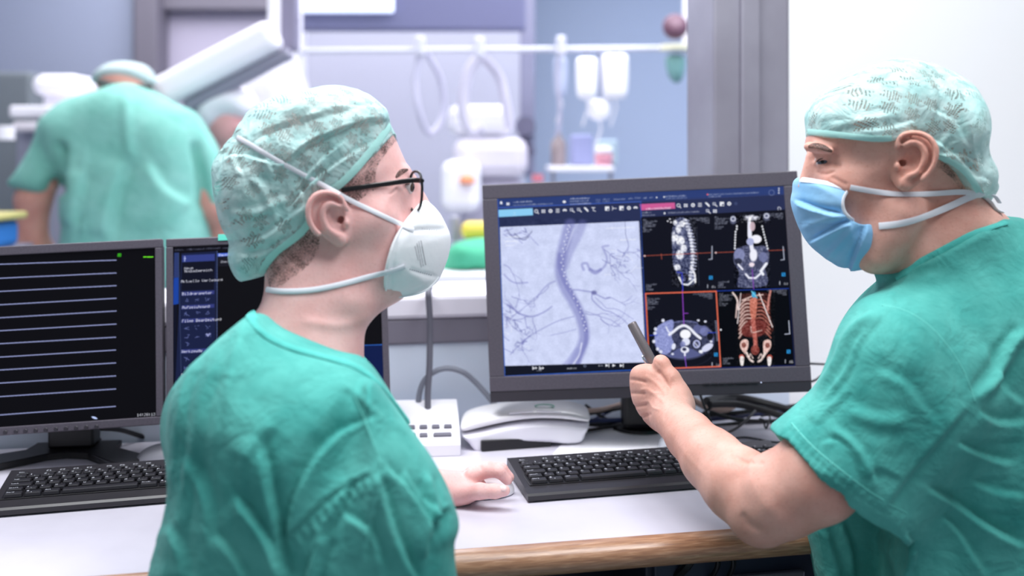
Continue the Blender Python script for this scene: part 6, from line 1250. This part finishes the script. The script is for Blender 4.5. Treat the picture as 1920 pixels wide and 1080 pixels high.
# iv bags
def bag(px0, px1, py0, py1, d, label, m):
    g = empty('infusion_bag', W((px0+px1)/2, (py0+py1)/2, d), label, 'infusion bag', 'white infusion bags on the rail'); T_ = Matrix.Translation(-Vector(g.location))
    G = Field(axis((W(px0, 0, d).x-.03, W(px1, 0, d).x+.03, .006)), axis((d-.06, d+.06, .008)), axis((W(0, py1, d).z-.03, W(0, py0, d).z+.03, .006)))
    G.inflate([(px0, py0+6), (px0+6, py0), (px1-6, py0), (px1, py0+8), (px1-2, py1-8), ((px0+px1)/2+6, py1), ((px0+px1)/2-6, py1), (px0+2, py1-8)], d, .03, .032, .004)
    P, Q = G.mesh(); b = link('bag_body', to_mesh('bag_body', neigh_smooth(P, Q, 1), Q), m, g, M=T_)
    MB().tube([W((px0+px1)/2, py0, d), W((px0+px1)/2, py0-10, d-.004), W((px0+px1)/2, 92, d)], .004, 8).build('hook', mdg, g, M=T_); MB().tube([W((px0+px1)/2, py1, d), W((px0+px1)/2+3, py1+16, d), W((px0+px1)/2-8, py1+50, d+.02)], .004, 8).build('drip_line', wht, g, M=T_)
bagm = M_('infusion_bag_film', (248, 246, 252), .3)
bag(1080, 1120, 108, 186, 3.95, 'white infusion bag on the rail, left one of the bright pair', bagm); bag(1128, 1178, 102, 186, 3.98, 'white infusion bag on the rail, right and larger one of the bright pair', bagm); bag(1102, 1146, 186, 226, 4.0, 'small white infusion bag lower down between the bright pair', bagm)
bag(1038, 1064, 108, 180, 4.05, 'narrow pale infusion bag beside the grey window mullion', M_('pale_bag_film', (190, 198, 222), .4))
# hoses
def hose(pts, r, label, m=M_('soft_white_hose', (196, 192, 210), .5), cat='hose', g='pale hoses hanging from the rail'):
    return tag(MB().tube(cat_rom([tuple(W(*p)) for p in pts], 6), r, 10).build('hose', m, autos=True), label, cat, g)
hose([(789, 98, 4.0), (778, 150, 4.0), (786, 210, 4.0), (806, 250, 4.05), (830, 215, 4.1), (826, 150, 4.1), (800, 100, 4.05)], .013, 'pale hose loop hanging left under the rail', M_('pale_hose', (190, 188, 208), .5))
hose([(900, 104, 4.0), (876, 140, 4.0), (868, 200, 4.0), (884, 246, 4.0), (905, 240, 4.0)], .024, 'thick white hose curving down to the white apparatus, left one')
hose([(902, 104, 4.0), (934, 140, 4.05), (948, 190, 4.05), (956, 240, 4.05)], .020, 'white hose curving down to the white apparatus, right one')
hose([(1048, 104, 4.02), (1046, 150, 4.02), (1050, 220, 4.05), (1044, 256, 4.1)], .008, 'thin pale line hanging straight to the brown bottle', M_('pale_hose', (190, 188, 208), .5))
# apparatus of white parts
ap = empty('anaesthesia_machine', W(890, 300, 4.1), 'white apparatus with rounded modules behind the left edge of the large monitor', 'medical machine')
bx('main_module', 838, 962, 196, 252, 4.12, .3, wht, parent=ap, bev=.04); bx('middle_module', 848, 990, 258, 335, 4.1, .35, M_('warm_white', (228, 222, 234), .5), parent=ap, bev=.05); bx('front_module', 826, 900, 300, 400, 3.9, .2, wht, parent=ap, bev=.04); bx('pedestal', 860, 980, 335, 859, 4.14, .3, M_('grey_lilac', (190, 184, 204), .5), parent=ap, bev=.03)
MB().lathe([(.0, 0), (.028, .004), (.03, .02), (.02, .035), (0, .04)], M=Matrix.Translation(W(876, 346, 3.88))).build('orange_knob', M_('orange_knob', (238, 150, 110), .5), ap, M=Matrix.Translation(-Vector(ap.location)), smooth=True)
# bottle, boxes, table and small things behind the monitor top
tb = empty('side_table', W(1090, 325, 4.0), 'white side table just behind the top edge of the large monitor', 'table')
bx('table_top', 1030, 1152, 312, 322, 3.9, .45, wht, parent=tb, bev=.005)
for x in (1034, 1142): bx('leg', x, x+7, 322, 877, 3.95, .02, mdg, parent=tb, bev=.003)
MB().lathe([(.0, 0), (.03, 0), (.032, .08), (.028, .10), (.012, .12), (.012, .135), (0, .135)], M=Matrix.Translation(W(1047, 311, 4.1))).build('bottle', M_('brown_bottle', (150, 136, 138), .4), smooth=True)
bt = bpy.data.objects['bottle']; tag(bt, 'brown-grey bottle on the white side table', 'bottle')
bx('storage_box', 1072, 1112, 252, 311, 4.1, .15, M_('violet_box', (158, 164, 206), .5), 'violet-blue box on the white side table', 'box'); bx('storage_box', 1118, 1158, 262, 311, 4.2, .12, M_('sage_box', (176, 196, 206), .5), 'grey-green box on the white side table, right of the violet one', 'box')
rj = empty('lidded_jar', W(1132, 311, 3.95), 'white jar with a pink band on the white side table', 'jar')
MB().lathe([(0, 0), (.032, 0), (.036, .035), (.034, .05), (0, .05)]).build('jar_body', M_('pink_band', (218, 150, 166), .5), rj, smooth=True); MB().lathe([(0, .05), (.036, .05), (.034, .075), (0, .08)]).build('lid', wht, rj, smooth=True)
MB().lathe([(0, 0), (.022, 0), (.022, .03), (0, .03)], M=Matrix.Translation(W(1008, 341, 3.9))).build('red_cap', M_('soft_red', (206, 120, 134), .5)); tag(bpy.data.objects['red_cap'], 'small pinkish red cap left of the white side table', 'cap')
tag(MB().cyl(W(985, 236, 4.46), W(985, 240, 4.605), .045).cyl(W(982, 252, 4.52), W(998, 290, 4.52), .02).build('clamp_knob', M_('dark_knob', (92, 90, 112), .5), smooth=False), 'dark clamp knob on the grey mullion', 'clamp')
# round red-brown and green things upper right
g1 = empty('wall_valve', W(1266, 50, 3.9), 'dark red-brown round valve with a yellowish collar beside the steel frame', 'valve'); T2 = Matrix.Translation(-Vector(g1.location))
MB().lathe([(0, -.03), (.045, -.025), (.05, 0), (.045, .025), (0, .03)], M=Matrix.Translation(W(1266, 50, 3.9)) @ Matrix.Rotation(math.pi/2, 4, 'X')).build('valve_wheel', M_('red_brown', (104, 70, 88), .5), g1, smooth=True, M=T2)
MB().lathe([(0, 0), (.06, 0), (.06, .02), (0, .02)], M=Matrix.Translation(W(1266, 94, 3.93))).build('collar_ring', M_('pale_yellow', (226, 222, 196), .5), g1, smooth=False, M=T2)
bx('wall_bracket', 1284, 1300, -40, 100, 3.95, .06, wht, parent=g1)
F = Field(axis((.55, .75, .007)), axis((3.85, 4.1, .01)), axis((1.45, 1.75, .007))); F.inflate([(1250, 104), (1282, 104), (1284, 130), (1276, 154), (1262, 154), (1250, 132)], 3.95, .03, .05, .01)
o, _, _ = skin_obj(F, 'breathing_bag', M_('green_bag', (112, 158, 156), .5), None, 1); tag(o, 'grey-green breathing bag below the red-brown valve', 'breathing bag')
# bench with cloth, yellow and green things between the monitors
bn = empty('instrument_bench', W(860, 520, 3.1), 'white bench seen between the cup mask and the large monitor', 'bench')
bx('bench_top', 640, 1000, 512, 536, 3.0, .7, wht, parent=bn, bev=.01); bx('bench_body', 660, 980, 536, 1046, 3.1, .5, M_('bench_grey', (140, 140, 156), .5), parent=bn)
F = Field(axis((-.35, .15, .01)), axis((2.95, 3.55, .012)), axis((.86, 1.12, .01)))
F.inflate([(826, 508), (836, 478), (852, 456), (900, 448), (950, 452), (960, 500), (940, 511), (860, 511)], 3.2, .06, .14, .02); F.ell(W(868, 478, 3.1), (.04, .06, .04), .02)
o, _, _ = skin_obj(F, 'folded_cloth', M_('green_cloth', (74, 176, 138), .8), None, 1, noise=[(18, 1, 1, .02)]); tag(o, 'green cloth heap on the white bench', 'cloth')
bx('yellow_pouch', 864, 920, 418, 449, 3.25, .12, M_('yellow_pouch', (236, 208, 84), .5), 'yellow pouch on the green cloth behind the large monitor', 'pouch', bev=.02)
bx('grey_canister', 842, 860, 404, 456, 3.3, .06, M_('canister_grey', (150, 150, 164), .5), 'small grey canister beside the yellow pouch', 'canister', bev=.015)
# left equipment
eq = empty('equipment_cart', W(90, 210, 4.2), 'white equipment cart with a box-shaped head behind the standing person', 'equipment cart')
bx('top_box', 54, 146, 138, 178, 4.2, .3, wht, parent=eq, bev=.04); bx('neck', 76, 140, 172, 206, 4.25, .2, wht, parent=eq, bev=.03); bx('upper_shelf', 16, 200, 198, 220, 4.1, .4, wht, parent=eq, bev=.01); bx('lower_shelf', 22, 200, 228, 246, 4.1, .4, M_('pinkish_white', (226, 220, 228), .5), parent=eq, bev=.01); bx('cart_body', 30, 200, 246, 851, 4.2, .35, M_('cart_grey', (160, 160, 178), .5), parent=eq)
MB().cyl(W(5, 236, 4.0), W(5, 262, 4.0), .045).build('side_roll', wht, eq, M=Matrix.Translation(-Vector(eq.location)))
bx('dark_cabinet', -260, 58, 134, 782, 4.8, .4, M_('dark_green_grey', (112, 120, 126), .6), 'dark grey-green cabinet at the far left edge', 'cabinet', bev=.02)
bn2 = bx('blue_container', -70, -24, 418, 470, 2.95, .2, M_('blue_container', (52, 120, 200), .5), 'blue container at the left edge above the leftmost monitor', 'container', bev=.02)
bx('yellow_strip', -70, -8, 402, 416, 2.95, .2, M_('muted_yellow', (196, 186, 120), .5), 'muted yellow lid on the blue container', 'lid', bev=.008)
bx('container_stand', -90, -24, 470, 1084, 2.95, .3, mdg, 'grey stand under the blue container', 'stand', bev=.01)
# ------------------------------------------------------------------ people in the background
pb_ = empty('person', Vector((-1.32, 3.4, 0)), 'person in green scrubs seen from behind, bent forward, arms lowered', 'person')
scb = cloth_mat('green_scrub_cotton', (118, 186, 172), (142, 204, 192)); dB = 3.4; sk3 = skin_mat('brown_pink_skin', (196, 140, 128), (208, 156, 142), (170, 112, 100))  # sk3: brown-pink skin of the person seen from behind
F = Field(axis((-1.85, -.85, .012)), axis((3.0, 3.8, .014)), axis((.02, 1.62, .012)))
F.inflate([(186, 168), (184, 142), (204, 124), (238, 120), (270, 128), (284, 148), (282, 172), (258, 196), (210, 196)], 3.5, .09, .10, .02)
F.cone(W(235, 165, 3.48), W(238, 230, 3.42), .06, .07, .03); F.ell(W(250, 340, 3.40), (.17, .10, .30), .05)
F.path([W(120, 280, dB), W(62, 375, dB), W(62, 460, dB), W(140, 520, dB+.12)], [.04, .056, .048, .036], .03); F.path([W(350, 330, dB), W(404, 390, dB), W(416, 450, dB+.05), W(340, 510, dB+.18)], [.04, .050, .042, .034], .03)
for k, (x, y) in enumerate(((140, 520), (340, 510))):
    for j in range(5): F.path([W(x, y, dB+.12+.05*k), W(x+(12 if k == 0 else -12)+j*5-10, y+18+(3-abs(j-2))*3, dB+.17+.05*k)], [.02, .011], .01)
F.path([W(205, 560, dB), W(200, 760, dB), W(198, 960, dB), W(198, 968, dB+.1)], [.09, .07, .05, .04], .04); F.path([W(300, 560, dB), W(304, 760, dB), W(306, 960, dB), W(306, 968, dB+.1)], [.09, .07, .05, .04], .04)
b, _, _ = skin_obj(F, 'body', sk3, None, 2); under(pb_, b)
F = Field(axis((-1.95, -.8, .011)), axis((3.0, 3.8, .013)), axis((.6, 1.62, .011)))
F.inflate([(203, 160), (236, 152), (272, 162), (318, 188), (352, 208), (380, 248), (392, 300), (390, 380), (397, 450), (398, 560), (122, 560), (122, 450), (124, 390), (108, 320), (84, 240), (110, 200), (146, 182)], dB, .14, .17, .03)
F.inflate([(90, 216), (58, 274), (28, 322), (8, 346), (40, 360), (84, 368), (112, 330), (124, 270)], dB-.02, .06, .075, .03); F.inflate([(352, 206), (392, 244), (418, 296), (426, 384), (386, 392), (356, 300)], dB, .06, .075, .03)
FB = [([(112, 262), (106, 320), (112, 372)], -.05, 13, 'r'), ([(240, 300), (215, 380), (205, 450)], .025, 16, 's'), ([(280, 300), (310, 350), (360, 380)], .02, 14, 's'), ([(160, 320), (150, 370), (140, 430)], .02, 14, 's'), ([(236, 170), (240, 260), (250, 300)], .012, 10, 'r'), ([(366, 260), (378, 330), (386, 400)], -.035, 10, 'r')]
b, _, _ = skin_obj(F, 'scrub_shirt', scb, None, 2, fold=FB, noise=[(8, 1, .6, .02)]); under(pb_, b)
F = Field(axis((-1.75, -1.0, .012)), axis((3.1, 3.75, .014)), axis((.08, 1.0, .012)))
F.ell(W(252, 540, dB), (.19, .13, .14), .04)
for x in (205, 302): F.path([W(x, 570, dB), W(x-2, 760, dB), W(x-3, 930, dB)], [.105, .088, .072], .03)
b, _, _ = skin_obj(F, 'trousers', scb, None, 1); under(pb_, b)
F = Field(axis((-1.6, -1.1, .009)), axis((3.3, 3.75, .01)), axis((1.42, 1.62, .009)))
F.inflate([(180, 160), (180, 140), (202, 120), (238, 115), (274, 123), (290, 146), (289, 160)], 3.5, .085, .108, .01); b, _, _ = skin_obj(F, 'surgical_cap', M_('pale_grey_cap', (176, 194, 196), .7), None, 1); under(pb_, b)
MB().tube([W(186+i*9.8, 164+10*math.sin((i-1)/10*math.pi)-8, 3.42-.03*math.sin(i/10*math.pi)) for i in range(11)], .013, 8).build('hair_edge', M_('dark_grey_hair', (96, 96, 96), .8), pb_, M=Matrix.Translation(-Vector(pb_.location)))
pc_ = empty('person', Vector((W(425, 240, 3.85).x, 3.85, 0)), 'person in a white cap bending down, mostly hidden behind the bespectacled man', 'person')
F = Field(axis((-1.4, -.85, .011)), axis((3.6, 4.1, .012)), axis((.02, 1.6, .012)))
F.ell(W(428, 222, 3.85), (.085, .10, .11), .02); F.cone(W(436, 270, 3.88), W(430, 330, 3.9), .055, .08, .03); F.ell(W(425, 430, 3.9), (.15, .10, .26), .05); F.cone(W(447, 240, 3.79), W(456, 247, 3.76), .012, .014, .01); F.path([W(410, 560, 3.9), W(408, 880, 3.9)], [.08, .05], .04)
b, _, _ = skin_obj(F, 'body', M_('pink_skin', (232, 172, 172), .5, sss=.1), None, 1); under(pc_, b)
F = Field(axis((-1.5, -.8, .011)), axis((3.6, 4.2, .013)), axis((.5, 1.65, .011)))
F.inflate([(374, 238), (368, 195), (392, 166), (430, 158), (470, 170), (484, 205), (470, 222), (430, 224), (404, 240)], 3.82, .09, .12, .01)
b, _, _ = skin_obj(F, 'surgical_cap', wht, None, 1); under(pc_, b)
F = Field(axis((-1.5, -.7, .012)), axis((3.6, 4.2, .014)), axis((.5, 1.4, .012))); F.inflate([(404, 300), (440, 280), (500, 290), (540, 350), (540, 640), (390, 640), (386, 340)], 3.9, .12, .14, .02)
b, _, _ = skin_obj(F, 'scrub_shirt', scb, None, 1); under(pc_, b)
